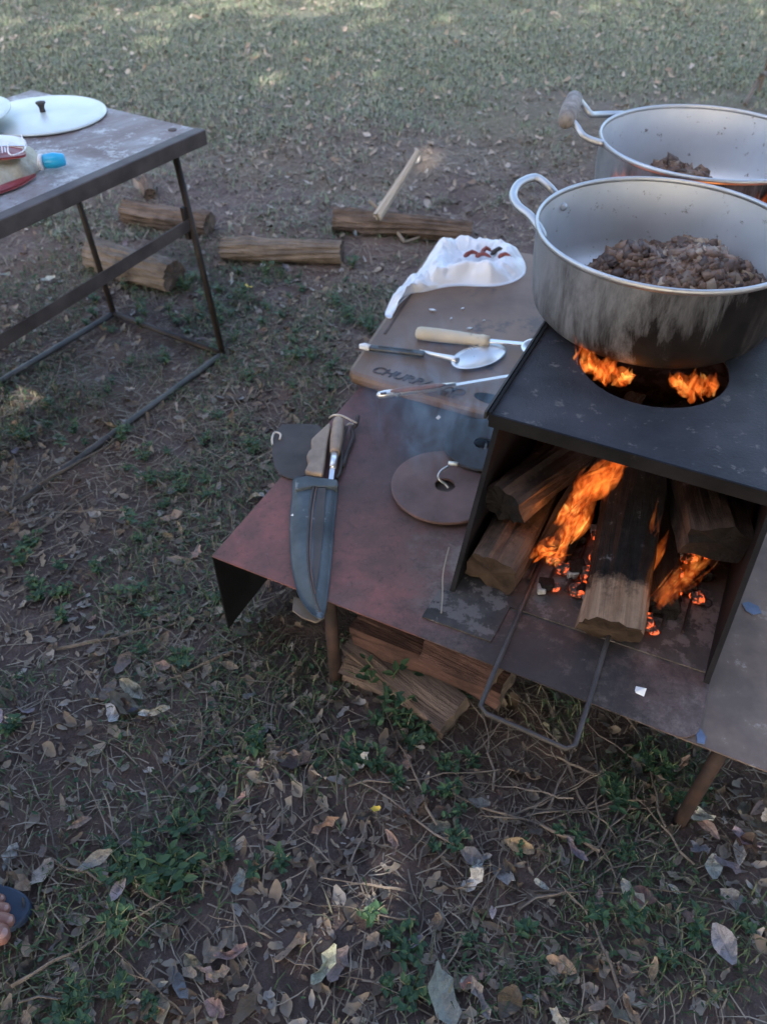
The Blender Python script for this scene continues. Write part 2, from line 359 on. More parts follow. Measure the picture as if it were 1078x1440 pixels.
def mat_flame(name, dens, hot):
    m = bpy.data.materials.new(name); m.use_nodes = True; t = m.node_tree; t.nodes.clear()
    o = t.nodes.new('ShaderNodeOutputMaterial'); e = t.nodes.new('ShaderNodeEmission')
    v = tex(t, 'Object', (1, 1, .45)); n = noise(t, v, 42, 3, .6, 1.5)
    c = ramp(t, n, [(.36, (.7, .06, .006)), (.5, (1., .17, .022)), (.66, (1., .38, .08) if hot else (1., .25, .04))])
    s = ramp(t, n, [(.34, .05), (.70, 1.)])
    t.links.new(c, e.inputs[0]); t.links.new(math_(t, 'MULTIPLY', s, dens), e.inputs[1])
    t.links.new(e.outputs[0], o.inputs['Volume']); return m
M['flame'] = mat_flame('flame', 27, True)
M['flame_red'] = mat_flame('flame_red', 12, False)
M['flame_soft'] = mat_flame('flame_soft', 4.5, False)
m, t, b, l = nodes('ember'); v = tex(t); n = noise(t, v, 60, 4, .7)
l(ramp(t, n, [(.4, (.02, .018, .018)), (.7, (.10, .09, .09))]), b.inputs['Base Color'])
l(ramp(t, n, [(.5, (.0, .0, .0)), (.68, (1., .12, .02))]), b.inputs['Emission Color']); b.inputs['Emission Strength'].default_value = .5
b.inputs['Roughness'].default_value = .9; M['ember'] = m

# ------------------------------------------------------------------ the ground sheet
def axis(near, step, far):
    a = list(np.arange(near[0], near[1] + 1e-6, step)); s = step; x = a[-1]
    while x < far: s *= 1.35; x += s; a.append(x)
    s = step; x = a[0]
    while x > -far: s *= 1.35; x -= s; a.insert(0, x)
    return np.array(a)
gx, gy = axis((-3.2, 3.2), .03, 420), axis((-.2, 5.0), .03, 420)
X, Y = np.meshgrid(gx, gy); fade = np.exp(-np.maximum(0, np.hypot(X, Y) - 12) / 10)
Z = gh(X, Y) * np.maximum(fade, 0)
nx, ny = len(gx), len(gy)
V = np.stack([X.ravel(), Y.ravel(), Z.ravel()], 1)
i = (np.arange(ny - 1)[:, None] * nx + np.arange(nx - 1)[None]).ravel()
F = np.stack([i, i + 1, i + 1 + nx, i + nx], 1)
def npmesh(name, V, F, mat, smooth=False):
    me = bpy.data.meshes.new(name); me.vertices.add(len(V)); me.vertices.foreach_set('co', V.astype(np.float32).ravel())
    k = F.shape[1]; me.loops.add(F.size); me.loops.foreach_set('vertex_index', F.astype(np.int32).ravel())
    me.polygons.add(len(F)); me.polygons.foreach_set('loop_start', np.arange(0, F.size, k, dtype=np.int32))
    if smooth: me.polygons.foreach_set('use_smooth', np.ones(len(F), bool))
    me.materials.append(mat); me.update(calc_edges=True)
    o = bpy.data.objects.new(name, me); COL.objects.link(o); return o
tag(npmesh('ground', V, F, M['soil'], True), kind='structure')

# ------------------------------------------------------------------ unseen trees added behind the camera to shade the place
GAPS = [(P(382, 112), .03), (P(592, 222), .05)]
def tree(x, y, h, cr, label, n=9000):
    tr = thing('added_shade_tree', label, 'tree', (x, y, 0), 'unseen trees added to shade the cooking place')
    V, F = tube(smoothpath([(x, y, -.2), (x + .1, y, h * .3), (x - .05, y + .1, h * .62)]), [.24 - .012 * k for k in range(11)], 10)
    parts = [(V, F)]
    for k in range(7):
        a = k * 2.4; zz = h * (.28 + .05 * k)
        q = Vector((x + math.cos(a) * cr * .75, y + math.sin(a) * cr * .75, zz + h * .2))
        parts.append(tube(smoothpath([(x, y, zz), Vector((x, y, zz)).lerp(q, .5) + Vector((0, 0, .25)), q], 3), [.09, .08, .07, .055, .045, .03, .02], 6))
    mesh('trunk', *join(*parts), M['bark'], tr)
    r = np.random.default_rng(int(abs(x * 7 + y * 3) * 10))
    cl = r.normal(size=(170, 3)); cl /= np.linalg.norm(cl, axis=1)[:, None]; cl *= (r.random((170, 1)) ** .4)
    cl = cl * np.array([cr, cr, h * .40]) + np.array([x, y, h * .60])
    c = cl[r.integers(0, 170, n)] + r.normal(size=(n, 3)) * .36
    # leaves left out so that sun patches land on chosen grass spots
    s = np.array(sv); keep = np.ones(n, bool)
    for g, rad in GAPS:
        g = np.array(g); d = c - g; tt = d @ s; off = np.linalg.norm(d - tt[:, None] * s, axis=1); keep &= off > rad + .12
    keep &= c[:, 2] > (1.9 if h > 7 else 2.6)
    c = c[keep]; n = len(c)
    u = r.normal(size=(n, 3)); u /= np.linalg.norm(u, axis=1)[:, None]
    w_ = np.cross(u, r.normal(size=(n, 3))); w_ /= np.linalg.norm(w_, axis=1)[:, None]
    sz = (r.random(n) * .10 + .13)[:, None]
    V = np.stack([c - u * sz, c + w_ * sz * .5, c + u * sz, c - w_ * sz * .5], 1).reshape(-1, 3) - np.array([x, y, 0])
    o = npmesh('crown', V, np.arange(4 * n).reshape(-1, 4), M['crown']); o.parent = tr; tag(o, kind='stuff')
tree(-6.6, -4.3, 8.4, 2.7, 'unseen leafy tree added behind the far end of the camp, first of its row')
tree(-2.6, -4.6, 8.5, 2.8, 'broad unseen leafy tree added behind the folding table side, second of its row')
tree(1.4, -4.9, 8.3, 2.8, 'tall unseen leafy tree added straight behind the cooking tables, third of its row')
tree(5.4, -4.8, 8.0, 2.8, 'unseen leafy tree added behind the fire box side, fourth of its row')

tree(1.0, -2.1, 6.4, 1.9, 'smaller unseen tree added closest behind, to darken the near ground', 5200)  # unseen, added so the near ground lies in deeper shade
# ------------------------------------------------------------------ the low cooking table
gt = thing('cooking_table', 'low red rusty sheet metal table on thin legs, carrying the fire box', 'table', L(0, 0, 0))
def rounded(a0, b0, a1, b1, rad, z, n=6):
    out = []
    for (ca, cb, st, r_) in ((a0 + rad[0], b0 + rad[0], 180, rad[0]), (a1 - rad[1], b0 + rad[1], 270, rad[1]), (a1 - rad[2], b1 - rad[2], 0, rad[2]), (a0 + rad[3], b1 - rad[3], 90, rad[3])):
        k = n if r_ > .001 else 0
        for i in range(k + 1):
            t_ = R(st + (90 * i / k if k else 0)); out.append(L(ca + r_ * math.cos(t_), cb + r_ * math.sin(t_), z))
    return out
W1, D1 = .912, 1.46
mesh('tabletop', *prism(rounded(0, 0, W1, D1, (.0, .035, .0, .0), TZ), .003), M['redsheet'], gt)
mesh('tabletop', *prism(rounded(W1 - .03, .004, 1.19, D1 - .02, (.0, .17, .05, .0), TZ - .006), .003), M['brownsheet'], gt)
tag(gt.children[-1], 'brown rusty end panel with a rounded corner')
V, F = bar(L(.001, .0, TZ - .115), L(.001, D1, TZ - .115), .003, .22); mesh('side_flap', V, F, M['blacksteel'], gt)
for a, b_ in ((.252, .012), (.955, .03), (.25, 1.36), (.95, 1.36)):
    mesh('leg', *tube([L(a, b_, TZ - .010), L(a, b_, -.03)], .0125, 10), M['rustleg'], gt, smooth=True)
mesh('stretcher', *bar(L(.25, .03, TZ - .022), L(.25, 1.36, TZ - .022), .02, .02), M['rustleg'], gt)
mesh('stretcher', *bar(L(.95, .04, TZ - .024), L(.95, 1.36, TZ - .024), .02, .02), M['rustleg'], gt)

# ------------------------------------------------------------------ fire box
SZ = .59; SA0, SA1, SB0, SBT, SB1 = .452, .905, .12, .285, 1.40
sb = thing('fire_box', 'black steel fire box with an open front and burner holes in its top', 'stove', L(.68, .7, TZ))
def plate4(name, pts, th, nrm, m, **k):
    n = Vector(nrm).normalized() * th; A = [Vector(p) for p in pts]; B = [p - n for p in A]; q = len(A)
    return mesh(name, A + B, [tuple(range(q)), tuple(reversed(range(q, 2 * q)))] + [(i, i + q, (i + 1) % q + q, (i + 1) % q) for i in range(q)], m, sb, **k)
for a, s in ((SA0, -1), (SA1, 1)):
    plate4('side_wall', [L(a, SB0, TZ + .002), L(a, SB1, TZ + .002), L(a, SB1, SZ - .004), L(a, SBT + .005, SZ - .004)], .004, E1 * s, M['blacksteel'])
    mesh('wall_rim', *bar(L(a, SB0 - .002, TZ + .006), L(a, SBT + .002, SZ - .012), .009, .009, E1), M['blacksteel'], sb)
plate4('back_wall', [L(SA0, SB1, TZ + .002), L(SA1, SB1, TZ + .002), L(SA1, SB1, SZ - .004), L(SA0, SB1, SZ - .004)], .004, E2, M['blacksteel'])
# top plate with two round openings: rings stitched out to the rectangle
HC = [(.656, .548, .135), (.64, 1.10, .125)]
def holed(z, th):
    V, F = [], []; n = 48
    for (ca, cb, r_), (b0, b1) in zip(HC, ((SBT - .012, .83), (.83, SB1 + .01))):
        a0, a1 = SA0 - .012, SA1 + .012; base = len(V)
        for zz in (z, z - th):
            for k in range(n):
                t_ = 2 * math.pi * (k + .5) / n; V.append(L(ca + r_ * math.cos(t_), cb + r_ * math.sin(t_), zz))
            for k in range(n):
                t_ = 2 * math.pi * (k + .5) / n; dx, dy = math.cos(t_), math.sin(t_)
                s = min((a1 - ca) / dx if dx > 0 else (a0 - ca) / dx, (b1 - cb) / dy if dy > 0 else (b0 - cb) / dy)
                V.append(L(ca + s * dx, cb + s * dy, zz))
            cn = [(a1, b1), (a0, b1), (a0, b0), (a1, b0)]
            for c_ in cn: V.append(L(c_[0], c_[1], zz))
        m_ = 2 * n + 4
        for k in range(n):
            k2 = (k + 1) % n
            F.append((base + k, base + n + k, base + n + k2, base + k2))
            F.append((base + m_ + k, base + m_ + k2, base + m_ + n + k2, base + m_ + n + k))
            F.append((base + k, base + k2, base + m_ + k2, base + m_ + k))
            p1, p2 = V[base + n + k], V[base + n + k2]
            q1 = ((p1 - T0).dot(E1), (p1 - T0).dot(E2)); q2 = ((p2 - T0).dot(E1), (p2 - T0).dot(E2))
            if abs(q1[0] - q2[0]) > 1e-4 and abs(q1[1] - q2[1]) > 1e-4:
                ci = min(range(4), key=lambda i_: abs(cn[i_][0] - q1[0]) + abs(cn[i_][1] - q1[1]) + abs(cn[i_][0] - q2[0]) + abs(cn[i_][1] - q2[1]))
                F.append((base + n + k, base + 2 * n + ci, base + n + k2))
    return V, F
mesh('top_plate', *holed(SZ, .004), M['hotplate'], sb)
a0, a1, b0, b1 = SA0 - .014, SA1 + .014, SBT - .014, SB1 + .012
mesh('front_lip', *bar(L(a0, b0, SZ - .011), L(a1, b0, SZ - .011), .004, .026), M['blacksteel'], sb)
mesh('edge_rim', *bar(L(a0, b0, SZ - .004), L(a0, b1, SZ - .004), .005, .018), M['blacksteel'], sb)
mesh('edge_rim', *bar(L(a0 - .011, b0 + .01, SZ - .012), L(a0 - .011, b1, SZ - .012), .004, .014), M['greysteel'], sb)
mesh('edge_rim', *bar(L(a1, b0, SZ - .004), L(a1, b1, SZ - .004), .005, .018), M['blacksteel'], sb)
mesh('floor_plate', *prism([L(.425, .04, TZ + .004), L(.555, .042, TZ + .004), L(.56, SB0 + .01, TZ + .004), L(SA1 - .004, SB0 + .02, TZ + .004), L(SA1 - .004, SB1, TZ + .004), L(SA0 + .004, SB1, TZ + .004), L(SA0 + .004, SB0, TZ + .004), L(.428, SB0 - .01, TZ + .004)], .0035), M['ashplate'], sb)

# the wire handle of the ash grate, reaching out over the table edge
fg = thing('ash_grate', 'bent steel wire grate whose handle loop sticks out over the table edge', 'grate', L(.6, .1, TZ))
hp = [P(760, 790, TZ + .012), P(735, 850, TZ + .010), P(690, 955, TZ + .010), P(675, 993, TZ + .010), P(684, 1004, TZ + .010), P(740, 1028, TZ + .010), P(795, 1053, TZ + .010), P(808, 1048, TZ + .010), P(828, 985, TZ + .010), P(852, 905, TZ + .010), P(868, 860, TZ + .012)]
mesh('handle', *tube(hp, .0042, 8), M['greysteel'], fg, smooth=True)
mesh('grate_wire', *join(*[tube([L(.50 + .035 * k, .20, TZ + .014), L(.50 + .035 * k, .62, TZ + .014)], .003, 5) for k in range(11)]), M['rustdark'], fg)

# ------------------------------------------------------------------ split logs
def splitlog(name, p0, p1, outline, mats, label, cat='firewood', group=None, roll=0, seg=9, taper=.95, seed=0, endcap=True, rough=.05):
    """outline: cross-section in metres; body along local z, a cut end at each side"""
    p0, p1 = Vector(p0), Vector(p1); d = p1 - p0; ln = d.length; r = random.Random(seed); n = 0
    sec = []
    for i in range(len(outline)):
        a, b = Vector(outline[i]), Vector(outline[(i + 1) % len(outline)])
        for k in range(4): sec.append(a.lerp(b, k / 4))
    n = len(sec); V, F = [], []
    jit = [r.uniform(-1, 1) for _ in range(n)]; jit = [(jit[i - 1] + 2 * jit[i] + jit[(i + 1) % n]) / 3 for i in range(n)]
    size = max(p.length for p in sec); kf, ka, knot = r.uniform(.2, .8), r.uniform(0, 6.28), (.28 if name == 'log' else .08)
    for s in range(seg + 1):
        f = s / seg; k = 1 + (taper - 1) * f
        bx, by = math.sin(f * 3 + seed) * size * .12, math.cos(f * 2.3 + seed) * size * .12; tw = (f - .5) * .25 * math.sin(seed)
        for i, c in enumerate(sec):
            q = 1 + rough * jit[i] + rough * .6 * math.sin(f * 7 + i * 2.1 + seed) + rough * r.uniform(-.25, .25)
            c2 = Vector((c.x * math.cos(tw) - c.y * math.sin(tw), c.x * math.sin(tw) + c.y * math.cos(tw))); q += knot * math.exp(-((f - kf) / .09) ** 2) * max(0, math.cos(2 * math.pi * i / n - ka)); V.append(Vector((c2.x * k * q + bx, c2.y * k * q + by, f * ln + (r.uniform(-.004, .004) if s in (0, seg) else 0))))
    for s in range(seg):
        for i in range(n): F.append((s * n + i, s * n + (i + 1) % n, (s + 1) * n + (i + 1) % n, (s + 1) * n + i))
    me = bpy.data.meshes.new(name); me.from_pydata(V, [], F); me.materials.append(mats[0]); me.update()
    o = bpy.data.objects.new(name, me); COL.objects.link(o); o.location = p0
    o.rotation_euler = (d.to_track_quat('Z', 'Y') @ Quaternion((0, 0, 1), roll)).to_euler()
    tag(o, label, cat, group)
    for s in (0, seg):
        ring = V[s * n:(s + 1) * n]; c = sum(ring, Vector()) / n
        e = bpy.data.meshes.new('cut_end'); inner = [c + (p - c) * .55 + Vector((0, 0, (.003 if s == 0 else -.003) * r.uniform(.3, 1.5))) for p in ring]
        e.from_pydata(ring + inner + [c], [], [(i, (i + 1) % n, n + (i + 1) % n, n + i) for i in range(n)] + [(n + i, n + (i + 1) % n, 2 * n) for i in range(n)])
        e.materials.append(mats[1]); e.update(); eo = bpy.data.objects.new('cut_end', e); COL.objects.link(eo); eo.parent = o
    return o
def ell(rx, ry, n=9): return [(rx * math.cos(2 * math.pi * k / n), ry * math.sin(2 * math.pi * k / n)) for k in range(n)]
FWG = 'logs burning in the fire box'
splitlog('firewood_log', L(.742, .125, .335), L(.672, .52, .455), [(-.050, -.030), (-.016, -.048), (.034, -.046), (.060, -.014), (.052, .030), (.010, .044), (-.044, .036)], (M['woodchar'], M['cutdark']), 'thick pale split log pointing out of the fire, its far half charred black', group=FWG, seed=3, rough=.09)
splitlog('firewood_log', L(.505, .155, .335), L(.54, .48, .35), [(-.048, -.030), (.0, -.042), (.046, -.034), (.050, .022), (.016, .040), (-.040, .036)], (M['woodchar2'], M['cutdark']), 'short squared log at the bottom beside the left fire box wall', group=FWG, seed=5, rough=.09)
splitlog('firewood_log', L(.495, .235, .432), L(.60, .56, .44), [(-.046, -.020), (-.02, -.038), (.03, -.036), (.052, -.008), (.036, .028), (-.004, .036), (-.040, .018)], (M['woodchar3'], M['charred']), 'rough log lying on top of the short squared log', group=FWG, seed=8, rough=.13)
splitlog('firewood_log', L(.845, .275, .452), L(.735, .62, .44), [(-.05, -.03), (.05, -.034), (.048, .02), (.0, .045), (-.048, .026)], (M['woodchar3'], M['charred']), 'split log laid high against the right fire box wall', group=FWG, seed=11, rough=.10)
splitlog('firewood_log', L(.60, .25, .335), L(.64, .60, .47), [(-.026, -.024), (.026, -.026), (.03, .02), (-.01, .03)], (M['charred'], M['charred']), 'fully charred black log leaning up behind the pale one', group=FWG, seed=14, rough=.14)
splitlog('firewood_log', L(.80, .22, .325), L(.72, .60, .335), [(-.036, -.026), (.036, -.026), (.036, .02), (-.02, .03)], (M['charred'], M['charred']), 'black burnt log low on the floor by the right wall', group=FWG, seed=17, rough=.14)
# embers and ash
coal = []
for k in range(75):
    a, b_ = rnd.uniform(.56, .86), rnd.uniform(.17, .42); s = rnd.uniform(.008, .018)
    z = TZ + .008 + s * .7 + max(0, .018 * (1 - abs(b_ - .3) / .14)) * rnd.random()
    c = L(a, b_, z); V = [c + Vector((x * s * rnd.uniform(.6, 1.1), y * s * rnd.uniform(.6, 1.1), zz * s * rnd.uniform(.5, .9))) for x in (-1, 1) for y in (-1, 1) for zz in (-1, 1)]
    look, mt_ = rnd.choice((('glowing', 'ember'), ('glowing', 'ember'), ('black', 'charred'), ('black', 'charred'), ('black', 'charred'), ('ash grey', 'ash')))
    lb = f"{'small' if s < .011 else 'large' if s > .015 else 'middling'} {look} charcoal lump {'at the front' if b_ < .25 else 'at the back' if b_ > .34 else 'in the middle'} of the embers, {'by the left logs' if a < .61 else 'left of the pale log' if a < .66 else 'under the pale log' if a < .74 else 'right of the pale log' if a < .8 else 'by the right wall'}"
    if lb in coal: continue
    coal.append(lb)
    o = mesh('charcoal_lump', [v for v in V], [(0, 1, 3, 2), (4, 6, 7, 5), (0, 4, 5, 1), (2, 3, 7, 6), (0, 2, 6, 4), (1, 5, 7, 3)], M[mt_], loc=tuple(c), bevel=s * .3)
    tag(o, lb, 'charcoal', 'charcoal lumps in the fire box')
# flames: closed tongues filled with glowing gas
def tongue(base, tips, wid, m, label, seed=0):
    """closed tongues of glowing gas, flattish in section and curling upwards"""
    r = random.Random(seed); parts = []
    base = Vector(base)
    for (off, top, ww) in tips:
        for rep_ in range(7):
            b0 = base + Vector(off) + Vector((r.uniform(-1, 1), r.uniform(-1, 1), r.uniform(-.5, .5))) * wid * 1.1
            tp = Vector(top) + Vector((r.uniform(-1, 1), r.uniform(-1, 1), 0)) * wid * 1.3
            tp = b0.lerp(tp, r.uniform(.55, 1.0) if rep_ else 1.0); ln = (tp - b0).length
            ph = r.uniform(0, 6); amp = ln * r.uniform(.05, .13); kk = .45 * ww * wid * r.uniform(.5, 1.2); fl = r.uniform(0, 3.14)
            ax = Vector((math.cos(fl), math.sin(fl), 0)); bx = Vector((-ax.y, ax.x, 0)); V, F = [], []; n = 10; m_ = 14
            for k in range(m_):
                f = k / (m_ - 1); p = b0.lerp(tp, f) + ax * math.sin(f * 5.5 + ph) * amp * f + bx * math.cos(f * 4.2 + ph) * amp * .7 * f
                q = max(.02, (math.sin(math.pi * min(1, f * .78 + .22)) ** 1.5)) * (1 + .2 * math.sin(f * 11 + ph))
                for j in range(n):
                    t_ = 2 * math.pi * j / n; V.append(p + ax * math.cos(t_) * kk * q * 1.5 + bx * math.sin(t_) * kk * q * .55)
            for k in range(m_ - 1):
                for j in range(n): F.append((k * n + j, k * n + (j + 1) % n, (k + 1) * n + (j + 1) % n, (k + 1) * n + j))
            F.append(tuple(reversed(range(n)))); F.append(tuple(range((m_ - 1) * n, m_ * n))); parts.append((V, F))
    V, F = join(*parts)
    o = mesh('flame', V, F, m, loc=tuple(base), smooth=True)
    env = []
    for (off, top, ww) in tips:
        b0 = base + Vector(off); tp = Vector(top); ax_ = [b0.lerp(tp, k / 9) for k in range(10)]
        env.append(tube(ax_, [max(.001, wid * ww * 1.25 * math.sin(math.pi * min(1, k / 9 * .8 + .2)) ** 1.2) for k in range(10)], 12))
    V, F = join(*env); e_ = mesh('flame_glow', V, F, M['flame_soft'], o, smooth=True)
    return tag(o, label, 'flame', 'flames of the cooking fire')
c = L(.60, .28, .35)
tongue(c, [((0, 0, 0), P(848, 668, .47), 1.), ((.01, -.02, .02), P(838, 700, .43), .8), ((-.02, -.03, -.02), P(810, 720, .42), .7)], .019, M['flame'], 'tall orange flame between the left logs and the pale log', 1)
tongue(L(.57, .24, .335), [((0, 0, 0), P(788, 760, .38), 1.), ((.02, 0, 0), P(800, 770, .37), .8)], .015, M['flame'], 'low orange flame licking around the short squared log', 2)
tongue(L(.62, .36, .40), [((0, 0, 0), P(880, 632, .52), 1.), ((.02, 0, 0), P(862, 640, .51), .7), ((-.02, 0, 0), P(850, 655, .50), .7)], .024, M['flame_red'], 'deep red flame rising behind the logs under the top plate', 3)
tongue(L(.80, .20, .35), [((0, 0, 0), P(1004, 752, .41), 1.), ((.01, .0, .01), P(1018, 762, .40), .6), ((-.012, 0, .01), P(985, 768, .40), .6)], .009, M['flame'], 'small bright flame near the right fire box wall', 4)
tongue(L(.765, .25, .365), [((0, 0, 0), P(940, 745, .42), 1.), ((-.015, 0, .0), P(925, 700, .46), .6)], .008, M['flame_red'], 'small red flame just beyond the pale log', 5)
tongue(P(850, 535, SZ - .03), [((-.03, .01, .01), P(832, 492, SZ + .022), 1.), ((0, 0, 0), P(854, 500, SZ + .022), 1.1), ((.025, -.01, 0), P(874, 514, SZ + .018), .9), ((-.04, .02, .03), P(818, 456, SZ + .055), .5), ((-.045, .02, .03), P(830, 476, SZ + .035), .45)], .0165, M['flame'], 'orange flame curling out of the burner hole under the near pot, longer tongue', 6)
tongue(P(975, 555, SZ - .025), [((-.025, .008, .01), P(952, 522, SZ + .016), 1.), ((0, 0, 0), P(974, 522, SZ + .018), 1.1), ((.025, 0, .005), P(1000, 524, SZ + .010), .9)], .015, M['flame'], 'orange flame filling the far side of the burner hole under the near pot', 7)
tongue(P(793, 462, SZ + .03), [((0, 0, 0), P(792, 448, SZ + .045), 1.)], .009, M['flame'], 'tiny detached lick of flame beside the near pot wall', 8)
for (deg, top, lb) in ((212, .758, 'red flame climbing the near side of the far pot, by its handle'), (220, .75, 'thin red flame on the far pot, second from its handle'), (268, .752, 'red flame between the two pots'), (280, .755, 'red flame climbing the far pot close to the picture edge')):
    q = Vector((.748 + .264 * math.cos(R(deg)), 1.885 + .264 * math.sin(R(deg)), .66))
    tongue(q, [((0, 0, 0), (q.x, q.y, top), 1.), ((.012, -.004, 0), (q.x + .02, q.y - .004, top - .008), .8), ((-.012, .004, 0), (q.x - .016, q.y + .004, top - .004), .7)], .016, M['flame'], lb, deg)
def fire_light(p, e, r_=.03):
    ld = bpy.data.lights.new('fire_glow', 'POINT'); ld.energy = e; ld.color = (1, .30, .07); ld.shadow_soft_size = r_
    lo = bpy.data.objects.new('fire_glow', ld); COL.objects.link(lo); lo.location = p
fire_light(L(.58, .28, .42), .06); fire_light(L(.80, .24, .39), .03); fire_light(L(.62, .50, .52), .04); fire_light((.69, 1.645, .68), .06)

# ------------------------------------------------------------------ the pots
def pot(c, Rr, zb, zr, label, rivets, name='cooking_pot'):
    p = thing(name, label, 'pot', (c[0], c[1], zb), 'aluminium cooking pots')
    h = zr - zb
    outer = [(.02, 0), (Rr * .80, 0), (Rr * .87, .006), (Rr * .925, .02), (Rr * .955, .045), (Rr * .975, h * .6), (Rr * .985, h - .006)]
    V, F = lathe(outer, (c[0], c[1], zb), 72, False)
    mesh('outer_wall', V, F, M['sooty'], p, smooth=True)
    inner = [(.0, .004), (Rr * .78, .004), (Rr * .86, .010), (Rr * .91, .024), (Rr * .94, .048), (Rr * .96, h * .6), (Rr * .972, h - .005)]
    mesh('inner_wall', *lathe(inner, (c[0], c[1], zb), 72, False), M['alu_in'], p, smooth=True)
    rim = [(Rr * .966 + .0, h - .008), (Rr * .972, h - .001), (Rr * .98, h + .001), (Rr * .992, h), (Rr * .997, h - .005), (Rr * .99, h - .010)]
    mesh('rim', *lathe(rim, (c[0], c[1], zb), 72, True), M['alu_rim'], p, smooth=True)
    for (uu, vv, zz) in rivets:
        q = P(uu, vv, zz); d = (Vector((q.x - c[0], q.y - c[1], 0))).normalized(); q = Vector((c[0], c[1], zz)) + d * Rr * .962
        mesh('rivet', *tube([q + d * .004, q - d * .004, q - d * .008], [.0085, .008, .004], 10), M['alu_rim'], p, smooth=True)
    return p
PC1, PR1 = (.530, 1.418), .246
PC2, PR2 = (.748, 1.885), .25
ZR = .77
p1 = pot(PC1, PR1, SZ + .003, ZR, 'large aluminium pot of frying minced meat, nearest on the fire box', [(808, 297, .735), (795, 330, .728)])
hz = ZR - .012
hpts = smoothpath([P(764, 336, hz - .03), P(760, 326, hz - .016), P(746, 305, hz - .002), P(728, 290, hz + .006), P(721, 274, hz + .012), P(730, 258, hz + .018), P(752, 250, hz + .018), P(770, 262, hz + .008), P(782, 276, hz - .01), P(785, 284, hz - .03)], 4)
mesh('handle', *tube(hpts, .0085, 10), M['alu_rim'], p1, smooth=True)
mir = [Vector((2 * PC1[0] - q.x, 2 * PC1[1] - q.y, q.z)) for q in hpts]
mesh('handle', *tube(mir, .0085, 10), M['alu_rim'], p1, smooth=True)
p2 = pot(PC2, PR2, SZ + .003, ZR, 'large aluminium pot with a wooden grip handle, farther on the fire box', [])
lip = [P(860, 156, ZR - .006), P(842, 161, ZR), P(830, 161, ZR + .008), P(821, 150, ZR + .024), P(812, 139, ZR + .044)]
lip2 = [P(848, 202, ZR - .006), P(828, 196, ZR), P(818, 190, ZR + .008), P(810, 178, ZR + .020), P(800, 166, ZR + .034)]
for pts in (lip, lip2):
    d = Vector((pts[0].x - PC2[0], pts[0].y - PC2[1], 0)).normalized(); pts[0] = Vector((PC2[0], PC2[1], ZR - .006)) + d * PR2 * .99
mesh('handle_rod', *tube(smoothpath(lip, 4), .008, 8), M['alu_rim'], p2, smooth=True)
mesh('handle_rod', *tube(smoothpath(lip2, 4), .008, 8), M['alu_rim'], p2, smooth=True)
ga, gb = P(808, 137, ZR + .048), P(794, 172, ZR + .032)
mesh('grip', *tube([ga.lerp(gb, f) for f in (0, .06, .4, .7, .93, 1)], [.012, .0195, .0215, .021, .0195, .013], 12), M['greywood'], p2, smooth=True)
for pts in (lip, lip2, [ga, gb]):
    pass
opp = [Vector((2 * PC2[0] - q.x, 2 * PC2[1] - q.y, q.z)) for q in smoothpath(lip, 4)]
opp2 = [Vector((2 * PC2[0] - q.x, 2 * PC2[1] - q.y, q.z)) for q in smoothpath(lip2, 4)]
mesh('handle_rod', *tube(opp, .006, 8), M['alu_rim'], p2, smooth=True); mesh('handle_rod', *tube(opp2, .006, 8), M['alu_rim'], p2, smooth=True)
g1, g2 = [Vector((2 * PC2[0] - q.x, 2 * PC2[1] - q.y, q.z)) for q in (ga, gb)]
mesh('grip', *tube([g1.lerp(g2, f) for f in (0, .08, .4, .7, .93, 1)], [.008, .0165, .0185, .018, .0165, .010], 12), M['logpale'], p2, smooth=True)
def meat(c, rx, ry, ztop, zb, n, label, seed, clip):
    r = np.random.default_rng(seed); base = np.array([[x, y, z] for x in (-1, 1) for y in (-1, 1) for z in (-1, 1)], float)
    q = np.array([(0, 1, 3, 2), (4, 6, 7, 5), (0, 4, 5, 1), (2, 3, 7, 6), (0, 2, 6, 4), (1, 5, 7, 3)])
    rr = np.sqrt(r.random(n)); th = r.random(n) * 2 * np.pi
    x = rr * np.cos(th); y = rr * np.sin(th)
    bumpy = .6 + .8 * vn(x, y, 3, seed)
    top = zb + (ztop - zb) * np.clip((1 - rr ** 2.6), 0, 1) * bumpy
    z = np.maximum(zb + .006, top - r.random(n) * .012)
    cx, cy = c[0] + x * rx, c[1] + y * ry
    s = (r.random((n, 1, 1)) ** 2 * .010 + .004)
    v = base[None] * s * (r.random((n, 1, 3)) * .6 + .5) * (1 + r.normal(size=(n, 8, 3)) * .22)
    ang = r.random(n) * 6.28; ca, sa = np.cos(ang)[:, None], np.sin(ang)[:, None]
    vx = v[..., 0] * ca - v[..., 2] * sa; vz = v[..., 0] * sa + v[..., 2] * ca
    V = np.stack([vx + cx[:, None], v[..., 1] + cy[:, None], vz + z[:, None]], -1).reshape(-1, 3)
    F = (np.arange(n)[:, None, None] * 8 + q[None]).reshape(-1, 4)
    o = npmesh('fried_meat', V - np.array([c[0], c[1], zb]), F, M['meat'], True); o.location = (c[0], c[1], zb)
    tag(o, label, 'meat', kind='stuff')
meat((.585, 1.450), .20, .170, .697, SZ + .008, 6500, 'brown crumbly minced meat heaped in the near pot', 5, None)
meat((.735, 1.985), .10, .085, .672, SZ + .008, 1100, 'small heap of browned meat in the far pot', 6, None)

